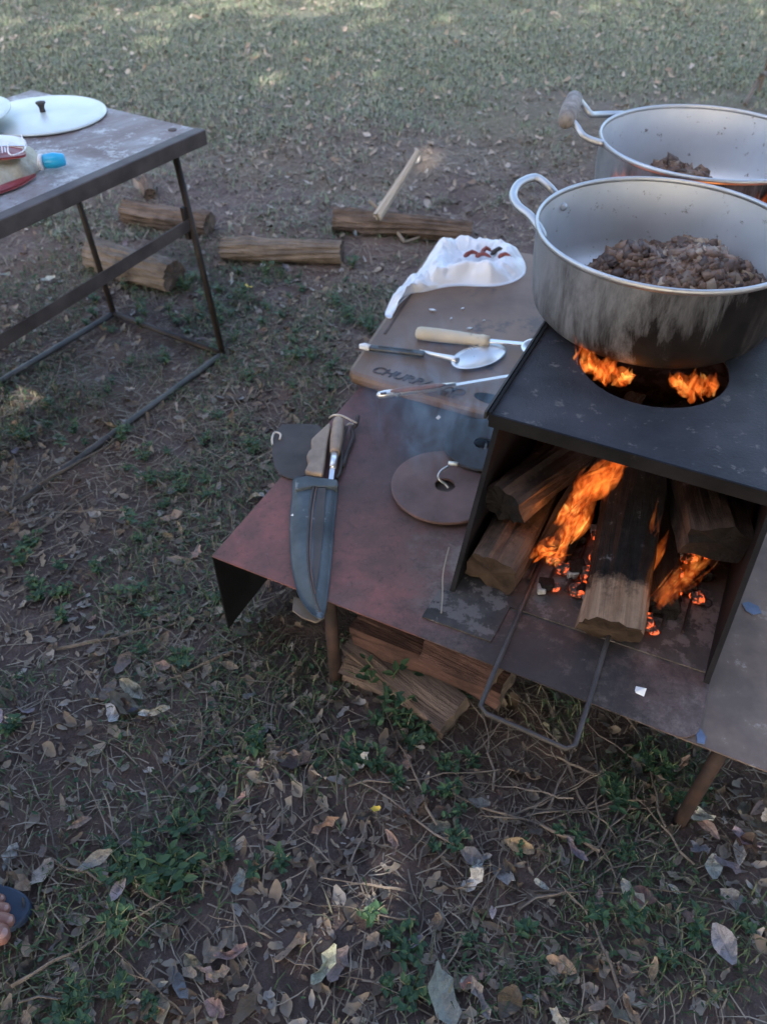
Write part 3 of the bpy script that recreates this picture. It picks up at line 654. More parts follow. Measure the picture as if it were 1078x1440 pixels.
# ------------------------------------------------------------------ burner discs
def disc(c, Rr, r_in, th, m, label, tilt=(0, 0)):
    prof = [(r_in, 0), (Rr, 0), (Rr, th), (Rr - .002, th + .001), (r_in, th + .001)]
    V, F = lathe(prof, (0, 0, 0), 64, True)
    me = bpy.data.meshes.new('burner_disc'); me.from_pydata(V, [], F); me.materials.append(m); me.update()
    o = bpy.data.objects.new('burner_disc', me); COL.objects.link(o); o.location = c; o.rotation_euler = (tilt[0], tilt[1], 0)
    return tag(o, label, 'stove ring', 'round iron burner discs')
M['reddisc'] = simple('red_brown_iron', (.08, .045, .04), (.15, .088, .08), 10, .7, .0, 60, .3, .001)
M['bluedisc'] = simple('blue_black_iron', (.012, .013, .017), (.030, .032, .040), 8, .75, .0, 60, .3, .001)
disc((.128, 1.212, TZ + .012), .112, .021, .005, M['reddisc'], 'reddish brown iron disc with a hook in its centre hole')
disc((.218, 1.333, TZ + .026), .088, .021, .005, M['bluedisc'], 'blue black iron disc overlapping the reddish one')
hk = [P(630, 686, TZ + .016), P(626, 681, TZ + .022), P(619, 676, TZ + .030), P(616, 669, TZ + .038), P(621, 661, TZ + .044), P(630, 656, TZ + .046)]
ho = mesh('lid_hook', *tube(smoothpath(hk, 4), .0028, 8), M['alu_rim'], loc=hk[0], smooth=True); tag(ho, 'bent bright wire hook standing in the hole of the reddish disc', 'hook')
mesh('hook_tab', *tube([P(630, 651, TZ + .048), P(643, 653, TZ + .048)], .0045, 8), M['pale_metal'], ho, smooth=True)
mesh('pan_scraper', *bar(P(683, 624, TZ + .03), P(679, 643, TZ + .03), .005, .003), M['greysteel'], loc=P(681, 633, TZ + .03)); tag(bpy.data.objects['pan_scraper'], 'short grey metal strip across the hole of the blue black disc', 'metal strip')

# ------------------------------------------------------------------ wooden board
EB1 = E1.copy(); EB2 = Vector((.335, .942, 0)).normalized(); B0 = Vector((-.092, 1.600, 0)); BT = TZ + .036
def Bd(a, b, z=BT): q = B0 + EB1 * a + EB2 * b; return Vector((q.x, q.y, z))
cb = thing('cutting_board', 'thick old wooden board with engraved lettering along its near edge', 'board', Bd(.2, .4, TZ + .002))
def slab(pts, hole=None):
    return prism(pts, .033)
out = []
for (ca, cb_, st) in ((.03, .03, 180), (.42, .03, 270), (.42, .78, 0), (.03, .78, 90)):
    for k in range(5): t_ = R(st + 22.5 * k); out.append(Bd(ca + .03 * math.cos(t_), cb_ + .03 * math.sin(t_)))
mesh('slab', *prism(out, .033), M['boardwood'], cb, bevel=.012)
fr = [Bd(.028 + .0, .20, BT + .0015), Bd(.034, .20, BT + .0015), Bd(.034, .76, BT + .0015), Bd(.028, .76, BT + .0015)]
mesh('groove', *prism(fr, .0012), M['darkink'], cb)
sl_ = [Bd(.365 + .046 * math.cos(t_), .050 + .019 * math.sin(t_), BT + .0016) for t_ in [2 * math.pi * k / 24 for k in range(24)]]
mesh('slot_shade_patch', *prism(sl_, .0012), M['blacksteel'], cb)  # flat dark patch for the shade inside the slot, nothing is cut
fc = bpy.data.curves.new('engraving', 'FONT'); fc.body = 'CHURRASCO'; fc.size = .040; fc.extrude = .0006; fc.space_character = .98
fc.materials.append(M['darkink']); fo = bpy.data.objects.new('engraving', fc); COL.objects.link(fo); fo.parent = cb
fo.location = Bd(.055, .028, BT + .0012) - cb.location; fo.rotation_euler = (0, 0, math.atan2(EB1.y, EB1.x)); fc.shear = .3; fc.fill_mode = 'NONE'; fc.bevel_depth = .0006
bpy.context.view_layer.update(); em = bpy.data.meshes.new_from_object(fo.evaluated_get(bpy.context.evaluated_depsgraph_get())); em.name = 'engraving'
e2_ = bpy.data.objects.new('engraving', em); COL.objects.link(e2_); e2_.parent = cb; e2_.location = fo.location.copy(); e2_.rotation_euler = fo.rotation_euler.copy(); bpy.data.objects.remove(fo); e2_.name = 'engraving'
for k in range(4):
    mesh('engraved_tine', *bar(Bd(.245 + .010 * k, .012, BT + .0014), Bd(.248 + .010 * k, .034, BT + .0014), .003, .001), M['darkink'], cb)
for (uu, vv, s, lb) in ((608, 436, .010, 'below the bag, largest and longest'), (650, 434, .006, 'below the bag, right of the longest'), (634, 448, .005, 'between the bag and the pale handle'), (660, 462, .008, 'touching the top of the pale wooden handle'), (758, 403, .006, 'close to the near pot wall'), (680, 451, .004, 'above the handle end')):
    q = P(uu, vv, BT + .003); r_ = rnd.uniform(0, 3)
    V = [q + Vector((math.cos(r_ + k * 1.57) * s * (1 if k % 2 else .45), math.sin(r_ + k * 1.57) * s * (1 if k % 2 else .45), 0)) for k in range(4)]
    tag(mesh('food_crumb', *prism([v + Vector((0, 0, .002)) for v in V], .003), M['paper'], loc=q), f'tiny white crumb on the wooden board {lb}', 'crumb', 'white crumbs on the board')

# ------------------------------------------------------------------ utensils on the board
zt = BT + .012
sp = thing('serving_spoon', 'steel serving spoon with a black plastic grip lying across the board', 'spoon', P(600, 498, BT))
mesh('shaft', *tube([P(590, 494, zt), P(612, 499, zt), P(634, 504, zt - .001), P(643, 508, zt - .001)], [.0045, .0055, .008, .009], 10), M['steel'], sp, smooth=True)
gp = [P(519, 489, zt), P(597, 498, zt)]; 
mesh('grip', *bar(gp[0], gp[1], .020, .011), M['blackplastic'], sp, bevel=.004)
mesh('hanging_tip', *tube([P(505, 487, zt), P(512, 487, zt), P(520, 489, zt)], [.006, .009, .008], 10), M['paper'], sp, smooth=True)
q0, q1 = P(532, 486, zt + .007), P(580, 492, zt + .007)
mesh('grip_print', *bar(q0, q1, .0045, .0006), M['greysteel'], sp)
def bowl(cen, ax, ay, rx, ry, depth, name, parent, m, z):
    V, F = [], []; n, rg = 28, 6
    for sgn in (0, 1):
        for r_ in range(rg + 1):
            f = r_ / rg
            for k in range(n):
                t_ = 2 * math.pi * k / n
                p_ = cen + ax * math.cos(t_) * rx * f + ay * math.sin(t_) * ry * f; V.append(Vector((p_.x, p_.y, z - depth * (1 - f * f) - .0012 * sgn)))
    for sgn in (0, 1):
        o_ = sgn * (rg + 1) * n
        for r_ in range(rg):
            for k in range(n):
                F.append((o_ + r_ * n + k, o_ + r_ * n + (k + 1) % n, o_ + (r_ + 1) * n + (k + 1) % n, o_ + (r_ + 1) * n + k))
    o_ = (rg + 1) * n
    for k in range(n): F.append((rg * n + k, rg * n + (k + 1) % n, o_ + rg * n + (k + 1) % n, o_ + rg * n + k))
    return mesh(name, V, F, m, parent, smooth=True)
bc = P(673, 500, zt); bx_ = (P(707, 486, zt) - P(640, 512, zt)); bx_.z = 0; rx = bx_.length / 2; bx_.normalize(); by_ = Vector((-bx_.y, bx_.x, 0))
bowl(bc, bx_, by_, rx * 1.05, .044, .012, 'bowl', sp, M['steel'], zt)
sk = thing('skimmer', 'metal skimmer with a thick pale wooden handle, head behind the fire box corner', 'skimmer', P(650, 472, BT))
za = BT + .018
h0, h1 = P(584, 468, za), P(688, 480, za)
mesh('wooden_handle', *tube([h0.lerp(h1, f) for f in (0, .02, .07, .3, .6, .85, .9, 1.)], [.006, .014, .0175, .018, .0165, .014, .0155, .013], 14), M['handlewood'], sk, smooth=True)
mesh('shaft', *bar(P(684, 479, za), P(738, 484, za), .014, .004), M['steel'], sk, bevel=.001)
c_ = P(757, 492, BT + .02)
mesh('skimmer_head', *lathe([(0.001, -.006), (.03, -.004), (.042, .004), (.044, .006), (.040, .006), (.03, -.001), (.001, -.003)], c_, 32, False), M['steel'], sk, smooth=True)
st = thing('spatula', 'long steel utensil with a brown wood inlay handle at the board edge', 'spatula', P(600, 548, BT))
zb_ = BT + .014
e0, e1 = P(529, 556, zb_), P(640, 541, zb_)
mesh('handle', *tube([e0.lerp(e1, f) for f in (0, .03, .12, .25, .5, .75, 1)], [.003, .008, .0095, .009, .009, .0085, .006], 12), M['steel'], st, smooth=True)
i0, i1 = P(549, 550, zb_ + .0095), P(626, 541, zb_ + .009)
mesh('wood_inlay', *tube([i0.lerp(i1, f) for f in (0, .1, .5, .9, 1)], [.002, .0055, .0065, .0055, .002], 10), M['brownwood'], st, smooth=True)
mesh('hanging_hole_shade', *tube([P(535, 554, zb_ + .0092), P(543, 553, zb_ + .0092)], [.003, .003], 8), M['darkink'], st, smooth=True)  # dark dab on the steel in place of the shade in a hole
mesh('shaft', *bar(P(636, 542, zb_), P(726, 527, zb_ + .004), .011, .003), M['steel'], st, bevel=.001)

# ------------------------------------------------------------------ white bag of chillies
def pillow(name, outline, z0, prof, m, parent=None, loc=None, rings=12, ns=72, fold=.0, seed=0, bottom=True, cen=None):
    """closed soft shape: outline in plan, prof(f, angle) = height at f of the way out"""
    pts = [Vector(p) for p in outline]; c = cen if cen is not None else sum(pts, Vector()) / len(pts); loop = []
    m_ = len(pts)
    for i in range(m_):
        for k in range(max(1, ns // m_)):
            t_ = k / max(1, ns // m_); p0, p1_, p2_, p3_ = pts[i - 1], pts[i], pts[(i + 1) % m_], pts[(i + 2) % m_]
            loop.append(.5 * ((2 * p1_) + (p2_ - p0) * t_ + (2 * p0 - 5 * p1_ + 4 * p2_ - p3_) * t_ * t_ + (-p0 + 3 * p1_ - 3 * p2_ + p3_) * t_ ** 3))
    n = len(loop); V, F = [], []
    for r_ in range(rings + 1):
        f = r_ / rings
        for k, q in enumerate(loop):
            p_ = c.lerp(q, f); hh = prof(f, 2 * math.pi * k / n)
            if fold: hh += fold * 3.2 * (float(vn(p_.x, p_.y, 34, seed + 3)) - .5) * min(1, (1 - f) * 8 + .25) + fold * 1.6 * (float(vn(p_.x + p_.y, p_.y - p_.x, 70, seed + 5)) - .5) * min(1, (1 - f) * 6)
            hh += .12 * fold * (math.sin(k * 1.1 + f * 9 + seed) + math.sin(k * .53 - f * 14 + seed) + .6 * math.sin(k * 2.3 + f * 23)) * f * (1 - f) * 2
            V.append(Vector((p_.x, p_.y, z0 + max(0, hh))))
    for r_ in range(rings):
        for k in range(n): F.append((r_ * n + k, (r_ + 1) * n + k, (r_ + 1) * n + (k + 1) % n, r_ * n + (k + 1) % n)[::-1])
    b = len(V)
    for k, q in enumerate(loop): V.append(Vector((q.x, q.y, z0 - .001)))
    for k in range(n): F.append((rings * n + k, b + k, b + (k + 1) % n, rings * n + (k + 1) % n))
    F.append(tuple(range(b, b + n)))
    return mesh(name, V, F, m, parent, loc=loc, smooth=True)
bagz = BT + .001
bo = [P(u, v, bagz) for u, v in ((592, 408), (640, 402), (700, 402), (735, 388), (736, 366), (716, 352), (680, 347), (640, 346), (612, 352), (598, 368), (588, 388))]
bag = thing('plastic_bag', 'crumpled white plastic bag, open with dried chillies in it, at the back of the board', 'bag', sum(bo, Vector()) / len(bo))
def bagprof(f, a): return .012 + .036 * math.exp(-((f - .66) / .2) ** 2) * (1.0 + .15 * math.sin(3 * a)) - (.012 if f > .97 else 0) - .01 * max(0, f - .85) / .15
pillow('bag_body', bo, bagz, bagprof, M['bag'], bag, fold=.0065, rings=26, ns=176)
tl = [P(u, v, BT + .004) for u, v in ((541, 441), (548, 424), (562, 404), (596, 378), (620, 372), (625, 398), (600, 408), (578, 412), (556, 432), (550, 446))]
pillow('bag_tail', tl, BT + .001, lambda f, a: .028 * (1 - f ** 2) + .002, M['bag'], bag, fold=.008, rings=14, ns=70, seed=2)
for k, (uu, vv, dx, dy, sh) in enumerate(((652, 361, .03, .004, 'small'), (668, 361, .028, -.008, 'bright'), (690, 358, .030, .010, 'dark'), (700, 362, .024, -.006, 'curled'), (676, 357, .02, .01, 'broken'))):
    q = P(uu, vv, BT + .034)
    o = mesh('chilli', *tube(smoothpath([q, q + Vector((dx * .8, dy + .010, .008)), q + Vector((dx * 1.6, dy, .002))], 4), [.003, .0065, .0075, .006, .0072, .0055, .005, .003, .0015], 8), M['chili'] if sh != 'dark' else M['darkleather'], loc=tuple(q), smooth=True)
    tag(o, f'{sh} dried red chilli lying in the mouth of the white bag', 'chilli', 'dried chillies in the white bag')

# ------------------------------------------------------------------ knives and sheath
sz = TZ + .002
def cp(x, y, z): return P(370 + x / 7.187, 570 + y / 7.187, z)
sh = thing('knife_sheath', 'blue grey leather knife sheath with a dark belt flap, laid over the table edge', 'sheath', P(440, 760, sz))
so_ = [P(u, v, sz) for u, v in ((414, 672), (410, 700), (407, 740), (409, 790), (417, 830), (432, 858), (450, 871), (457, 862), (462, 830), (467, 780), (471, 730), (475, 680), (460, 676), (437, 673))]
pillow('sheath_body', so_, sz, lambda f, a: .018 * (1 - f ** 4) + .003, M['sheath'], sh, rings=10, ns=98, cen=P(440, 765, sz))
mesh('seam', *tube(smoothpath([P(441, 684, sz + .021), P(436, 715, sz + .022), P(433, 760, sz + .022), P(434, 800, sz + .021), P(441, 835, sz + .019), P(450, 860, sz + .014)], 5), .0022, 6), M['darkleather'], sh)
mesh('seam', *tube(smoothpath([P(445, 684, sz + .021), P(440, 715, sz + .022), P(436.5, 760, sz + .022), P(437, 800, sz + .021), P(443, 835, sz + .019)], 5), .0012, 6), M['brownwood'], sh)
mesh('strap_inlay', *prism([P(u, v, sz + .0225) for u, v in ((447, 686), (458, 686), (455, 740), (449, 800), (444, 830), (440, 800), (441, 740))], .002), M['darkleather'], sh)
col_ = [P(u, v, sz + .024) for u, v in ((415, 674), (430, 668), (450, 671), (474, 674), (475, 683), (466, 684), (440, 683), (415, 688))]
mesh('collar', *prism(col_, .020), M['sheath'], sh, bevel=.003)
fl = [cp(x, y, TZ + .006) for x, y in ((190, 190), (380, 185), (560, 195), (640, 330), (600, 600), (440, 700), (330, 745), (260, 735), (180, 700), (115, 620), (90, 480), (95, 380), (125, 270))]
mesh('belt_flap', *prism(fl, .004), M['darkleather'], sh, bevel=.001)
mesh('cord_loop', *tube(smoothpath([cp(x, y, z) for x, y, z in ((95, 400, TZ + .008), (90, 340, TZ + .012), (110, 280, TZ + .014), (150, 275, TZ + .014), (178, 300, TZ + .012), (165, 345, TZ + .008))], 4), .0025, 6), M['cord'], sh, smooth=True)
mesh('cord_loop', *tube(smoothpath([cp(x, y, z) for x, y, z in ((670, 125, TZ + .01), (710, 100, TZ + .034), (770, 100, TZ + .038), (830, 120, TZ + .036), (900, 158, TZ + .03), (945, 180, TZ + .02), (930, 200, TZ + .015), (870, 185, TZ + .02), (838, 215, TZ + .015))], 4), .0024, 6), M['cord'], sh, smooth=True)
mesh('thong', *tube(smoothpath([cp(x, y, z) for x, y, z in ((840, 215, TZ + .016), (815, 300, TZ + .014), (795, 420, TZ + .012), (790, 560, TZ + .012), (770, 690, TZ + .012), (740, 735, TZ + .012))], 4), .004, 6), M['darkleather'], sh, smooth=True)
mesh('thong', *tube(smoothpath([cp(x, y, z) for x, y, z in ((955, 105, TZ + .024), (940, 190, TZ + .018), (900, 240, TZ + .012), (905, 330, TZ + .008), (860, 440, TZ + .008), (800, 620, TZ + .008))], 4), .0052, 6), M['darkleather'], sh, smooth=True)
k1 = [cp(x, y, TZ + .034) for x, y in ((668, 165), (640, 190), (585, 240), (520, 300), (487, 335), (482, 375), (490, 425), (455, 460), (438, 500), (445, 540), (458, 575), (440, 610), (418, 655), (500, 680), (600, 690), (615, 600), (632, 470), (655, 320), (682, 200))]
kn1 = thing('sheathed_knife', 'big knife in the sheath with a flat wavy brown wooden handle', 'knife', k1[0] - Vector((0, 0, .03)))
mesh('handle', *prism(k1, .022), M['knifewood'], kn1, bevel=.004)
mesh('blade', *prism([cp(x, y, TZ + .016) for x, y in ((470, 660), (600, 670), (590, 900), (520, 950))], .003), M['steel'], kn1)
kn2 = thing('sheathed_knife', 'slimmer knife in the sheath with a round turned handle and bright ferrule', 'knife', cp(740, 400, TZ + .002))
a_, b2 = cp(768, 135, TZ + .026), cp(722, 490, TZ + .026)
mesh('handle', *tube([a_.lerp(b2, f) for f in (0, .03, .1, .22, .26, .32, .6, .9, 1)], [.006, .011, .0135, .014, .0128, .0145, .0145, .012, .011], 14), M['knifewood'], kn2, smooth=True)
mesh('ferrule', *tube([cp(721, 488, TZ + .026), cp(702, 632, TZ + .024)], [.0085, .0075], 12), M['steel'], kn2, smooth=True)
mesh('blade', *bar(cp(703, 620, TZ + .023), cp(684, 760, TZ + .016), .010, .004), M['steel'], kn2)
rg_ = [P(u, v, TZ - .02) for u, v in ((413, 838), (430, 846), (450, 852), (456, 868), (444, 875), (424, 868), (411, 858))]
tag(mesh('rag', *prism(rg_, .004), M['litter'], loc=rg_[0], bevel=.001), 'pale grey rag end poking out under the tip of the sheath', 'rag')
for (uu, vv, s, lb) in ((900, 971, .010, 'white crumpled scrap on the table in front of the fire box'), (616, 587, .007, 'tiny white scrap in the dark stain behind the iron discs'), (411, 724, .003, 'white speck on the sheath edge')):
    q = P(uu, vv, TZ + .004 + (.018 if s < .005 else 0)); V = [q + Vector((rnd.uniform(-1, 1), rnd.uniform(-1, 1), rnd.uniform(-.3, .6))) * s for _ in range(9)]
    import bmesh
    bm = bmesh.new(); [bm.verts.new(v - q) for v in V]; bmesh.ops.convex_hull(bm, input=bm.verts)
    me = bpy.data.meshes.new('paper_scrap'); bm.to_mesh(me); bm.free(); me.materials.append(M['paper']); o = bpy.data.objects.new('paper_scrap', me); COL.objects.link(o); o.location = q; tag(o, lb, 'scrap')
tag(mesh('grass_stalk', *tube(smoothpath([P(620, 862, TZ + .008), P(622, 838, TZ + .01), P(622, 812, TZ + .02), P(626, 790, TZ + .03), P(631, 770, TZ + .035)], 4), .0014, 5), M['straw'], loc=P(622, 830, TZ)), 'thin dry stalk lying on the red table by the fire box', 'stalk')
tag(mesh('iron_ring', *tube(smoothpath([P(u, v, TZ + .003) for u, v in ((985, 846), (992, 843), (999, 846), (999, 852), (992, 855), (984, 854))], 3), .0022, 6), M['rustdark'], loc=P(990, 850, TZ)), 'small dark wire ring on the brown panel beside the fire box', 'ring')
tag(mesh('blue_scrap', *prism([P(u, v, TZ - .003) for u, v in ((1043, 848), (1052, 846), (1066, 853), (1070, 862), (1058, 864), (1048, 858))], .002), M['bluescrap'], loc=P(1055, 855, TZ - .004)), 'flat blue scrap on the brown panel beside the wire ring', 'scrap')
tag(mesh('blue_scrap', *prism([P(u, v, TZ - .003) for u, v in ((977, 1026), (984, 1024), (992, 1036), (990, 1046), (980, 1044))], .002), M['bluescrap'], loc=P(984, 1036, TZ - .004)), 'flat blue scrap at the joint of the two table panels', 'scrap')

# ------------------------------------------------------------------ folding table further off
LA = Vector((-.852, .524, 0)).normalized(); LB = Vector((-LA.y, LA.x, 0)); LB = LB if LB.y < 0 else -LB
FZ = .655; F0 = P(287, 183, FZ - .0); F0 = Vector((F0.x, F0.y, 0))
def Q(a, b, z=FZ): q = F0 + LA * a + LB * b; return Vector((q.x, q.y, z))
ft = thing('folding_table', 'worn whitish metal table on folding tube legs, standing farther off', 'table', Q(.3, .5, 0))
mesh('tabletop', *prism([Q(.0, 0), Q(.70, 0), Q(.70, 1.5), Q(.0, 1.5)], .010), M['farsheet'], ft, bevel=.003)
mesh('edge_rail', *bar(Q(.014, -.003, FZ - .018), Q(.014, 1.5, FZ - .018), .036, .040), M['angle'], ft, bevel=.003)
mesh('edge_rail', *bar(Q(.686, -.003, FZ - .018), Q(.686, 1.5, FZ - .018), .03, .032), M['angle'], ft, bevel=.003)
mesh('edge_rail', *bar(Q(.034, .012, FZ - .018), Q(.67, .012, FZ - .018), .026, .032), M['angle'], ft, bevel=.003)
for a, b_ in ((.075, .045), (.62, .045)):
    mesh('corner_hole_shade', *lathe([(0.0005, .0), (.012, .0), (.012, .0012), (.0005, .0012)], Q(a, b_, FZ + .0005), 16, False), M['darkink'], ft)  # dark disc laid on the sheet as the shade of a hole
l1b, l1t = Vector((-.526, 2.19, .0)), P(243, 203, FZ - .03)
l1b = P(313, 498, .01); l2b = P(160, 441, .01); l3b = P(30, 705, .012)
l1t = Vector((P(243, 203, FZ - .03).x, P(243, 203, FZ - .03).y, FZ - .03))
l2t = l1t + (l2b - l1b); l2t.z = FZ - .03
tr_ = .0100
mesh('leg', *tube([l1t, l1b], tr_, 10), M['rustdark'], ft, smooth=True)
mesh('leg', *tube([l2t, l2b], tr_, 10), M['rustdark'], ft, smooth=True)
run = (l3b - l1b)
mesh('ground_runner', *tube([l1b, l1b + run * 1.35], tr_, 10), M['greysteel'], ft, smooth=True)
mesh('ground_runner', *tube([l2b, l2b + run * 1.35], tr_, 10), M['greysteel'], ft, smooth=True)
mesh('cross_tube', *tube([l1b, l2b], tr_, 10), M['rustdark'], ft, smooth=True)
far1, far2 = l1b + run * 1.35, l2b + run * 1.35
ln_ = run.length * 1.35
mesh('leg', *tube([far1, far1 + (l1t - l1b) + LB * .0], tr_, 10), M['rustdark'], ft, smooth=True)
mesh('leg', *tube([far2, far2 + (l1t - l1b)], tr_, 10), M['rustdark'], ft, smooth=True)
z4 = .415; s_ = (z4 - l1b.z) / (l1t.z - l1b.z); j1 = l1b.lerp(l1t, s_); j2 = l2b.lerp(l2t, s_ - .05)
e4 = j1 + run * 1.30; e4.z = .37
mesh('angle_brace', *join(bar(j1, e4, .004, .034), bar(j1 + LA * .014 - Vector((0, 0, .016)), e4 + LA * .014 - Vector((0, 0, .016)), .03, .004)), M['angle'], ft)
mesh('side_tube', *tube([j2, j2 + run * 1.35], .011, 10), M['rustdark'], ft, smooth=True)
mesh('bracket', *bar(j1 + Vector((-.01, 0, -.045)), j1 + Vector((-.012, 0, .05)), .026, .012, LA), M['rustdark'], ft)
# lids
def lid(c, Rr, label, tilt=(0, 0), knob=True):
    o = thing('pot_lid', label, 'lid', c, 'pale pot lids on the folding table'); o.rotation_euler = (tilt[0], tilt[1], 0)
    def at(n_, V, F, m_):
        me = bpy.data.meshes.new(n_); me.from_pydata(V, [], F); me.materials.append(m_); me.polygons.foreach_set('use_smooth', [True] * len(me.polygons)); me.update()
        x = bpy.data.objects.new(n_, me); COL.objects.link(x); x.parent = o
    at('lid_plate', *lathe([(.0005, .010), (Rr * .3, .0115), (Rr * .8, .008), (Rr * .93, .005), (Rr, .004), (Rr, .0), (Rr * .9, .001), (.0005, .006)], (0, 0, 0), 64, False), M['pale_metal'])
    if knob: at('knob', *lathe([(.008, .010), (.0075, .022), (.011, .030), (.014, .033), (.0135, .036), (.0005, .037)], (0, 0, 0), 20, False), M['darkleather'])
    return o
lc = P(62, 162, FZ + .004); lid((lc.x, lc.y, FZ + .003), .175, 'pale aluminium lid with a dark knob lying flat on the folding table')
lc = P(-70, 166, FZ + .03); lid((lc.x, lc.y, FZ + .026), .165, 'pale aluminium lid resting partly over the knobbed lid', (R(3), R(-6)), False)
# rice bag with a blue clip
rb = thing('food_bag', 'half full food bag with red and white print and a blue clip', 'bag', P(20, 240, FZ))
ro = [P(u, v, FZ + .002) for u, v in ((57, 222), (58, 236), (40, 250), (10, 264), (-60, 290), (-120, 280), (-120, 210), (-30, 196), (20, 205), (40, 214))]
pillow('bag_body', ro, FZ + .002, lambda f, a: .055 * (1 - f ** 2.4) ** .6 + .001, M['rice'], rb, rings=10, ns=80, fold=.006)
for nm_, mt_, pts_, z_ in (('printed_panel', 'redfilm', ((36, 214), (20, 219), (-20, 222), (-90, 224), (-90, 205), (-10, 200), (18, 200)), .058), ('printed_panel', 'whitefilm', ((30, 192), (36, 203), (10, 204), (-60, 206), (-60, 186), (0, 188)), .063), ('printed_panel', 'redfilm', ((50, 243), (20, 255), (-10, 264), (-60, 280), (-60, 288), (-5, 270), (30, 257)), .012)):
    pp = [P(u, v, FZ + z_) for u, v in pts_]; pillow(nm_, pp, FZ + z_ - .006, lambda f, a: .006 * (1 - f * f) + .004, M[mt_], rb, rings=4, ns=42)
mesh('white_line', *tube(smoothpath([P(u, v, FZ + .072) for u, v in ((12, 200), (12, 214), (20, 218), (36, 209), (30, 190))], 3), .0016, 6), M['whitefilm'], rb)
for k in range(7):
    mesh('printed_letter', *bar(P(-14 + 4.2 * k, 206 + .5 * (k % 2), FZ + .0705), P(-13 + 4.2 * k, 216 - (k % 3), FZ + .0705), .0022, .0008), M['whitefilm'], rb)
cl0, cl1 = P(61, 227, FZ + .022), P(92, 224, FZ + .022)
mesh('clip', *tube([cl0.lerp(cl1, f) for f in (0, .05, .5, .95, 1)], [.012, .0165, .0185, .014, .010], 14), M['bluecap'], rb, smooth=True)
mesh('clip_collar', *tube([P(57, 228, FZ + .022), P(61, 228, FZ + .022)], .019, 14), M['whitefilm'], rb, smooth=True)

# ------------------------------------------------------------------ logs and sticks on the ground
def gl(u, v, r_): p_ = P(u, v, r_ * .8); p_.z = float(gh(p_.x, p_.y)) + r_ * .82; return p_
def rlog(a, b_, r_, mats, label, seed, name='log', cat='log', group='round logs lying on the grass', taper=.95):
    splitlog(name, gl(*a, r_), gl(*b_, r_), ell(r_, r_ * .95, 11), mats, label, cat, group, seed=seed, seg=18, taper=taper, rough=.11)
rlog((176, 298), (296, 316), .052, (M['logbark'], M['cut']), 'short dark brown log seen through the folding table legs, upper one', 21)
rlog((132, 354), (246, 388), .062, (M['logpale'], M['logbark']), 'thick greyish log under the folding table with weeds over it', 22)
rlog((314, 346), (481, 358), .047, (M['logpale'], M['cut']), 'long pale brown log lying in the middle of the grass', 23)
rlog((470, 314), (662, 324), .050, (M['logbark'], M['logbark']), 'dark log on bare soil with a peeled stick leaning on it', 24, taper=.85)
q0 = P(530, 308, .1); q1_ = P(588, 214, .04)
d0, d1 = Vector((q0.x, q0.y, .11)), P(588, 213, .28)
o = splitlog('peeled_stick', d0, d1, ell(.020, .020, 7), (M['peeled'], M['peeled']), 'pale peeled stick leaning up over the dark log', 'stick', None, seed=3, seg=8, taper=.6)
o = mesh('forked_twig', *join(tube(smoothpath([G(520, 322, .1), G(545, 330, .05), G(568, 345, .01)], 4), .007, 6), tube(smoothpath([G(568, 345, .01), G(590, 338, .02), G(612, 326, .02)], 4), .004, 5)), M['twig'], loc=G(545, 330)); tag(o, 'forked bare twig in front of the dark log', 'twig')
rlog((205, 262), (213, 276), .03, (M['logbark'], M['logbark']), 'small dark stump lump in the grass beyond the upper log', 26, 'wood_chunk', 'wood', 'round logs lying on the grass')
FG = 'split firewood stacked under the cooking table'
splitlog('firewood', P(512, 872, .12), P(712, 966, .13), [(-.05, -.03), (.05, -.03), (.05, .028), (-.04, .035)], (M['woodred'], M['cut']), 'long reddish split log on top of the stack under the table', group=FG, seed=31, rough=.1, roll=.2)
splitlog('firewood', P(600, 905, .16), P(700, 955, .165), [(-.035, -.022), (.035, -.022), (.03, .022), (-.03, .02)], (M['woodred'], M['cut']), 'short reddish billet lying against the underside of the table edge', group=FG, seed=35, roll=.5)
splitlog('firewood', P(500, 910, .05), P(640, 1010, .045), [(-.05, -.038), (.05, -.04), (.048, .03), (-.045, .036)], (M['wood'], M['cut']), 'pale split log sticking out of the stack towards the viewer', group=FG, seed=32, rough=.09, roll=.1)
splitlog('firewood', P(490, 930, .045), P(590, 960, .045), [(-.045, -.035), (.045, -.04), (.048, .03), (-.045, .036)], (M['wood'], M['cut']), 'pale split log lowest beside the thin table leg', group=FG, seed=33, rough=.1, roll=.4)
splitlog('firewood', P(540, 880, .05), P(720, 930, .05), [(-.05, -.03), (.05, -.03), (.05, .035), (-.04, .03)], (M['woodred'], M['cut']), 'dark reddish split log at the back of the stack under the table', group=FG, seed=34, rough=.1)

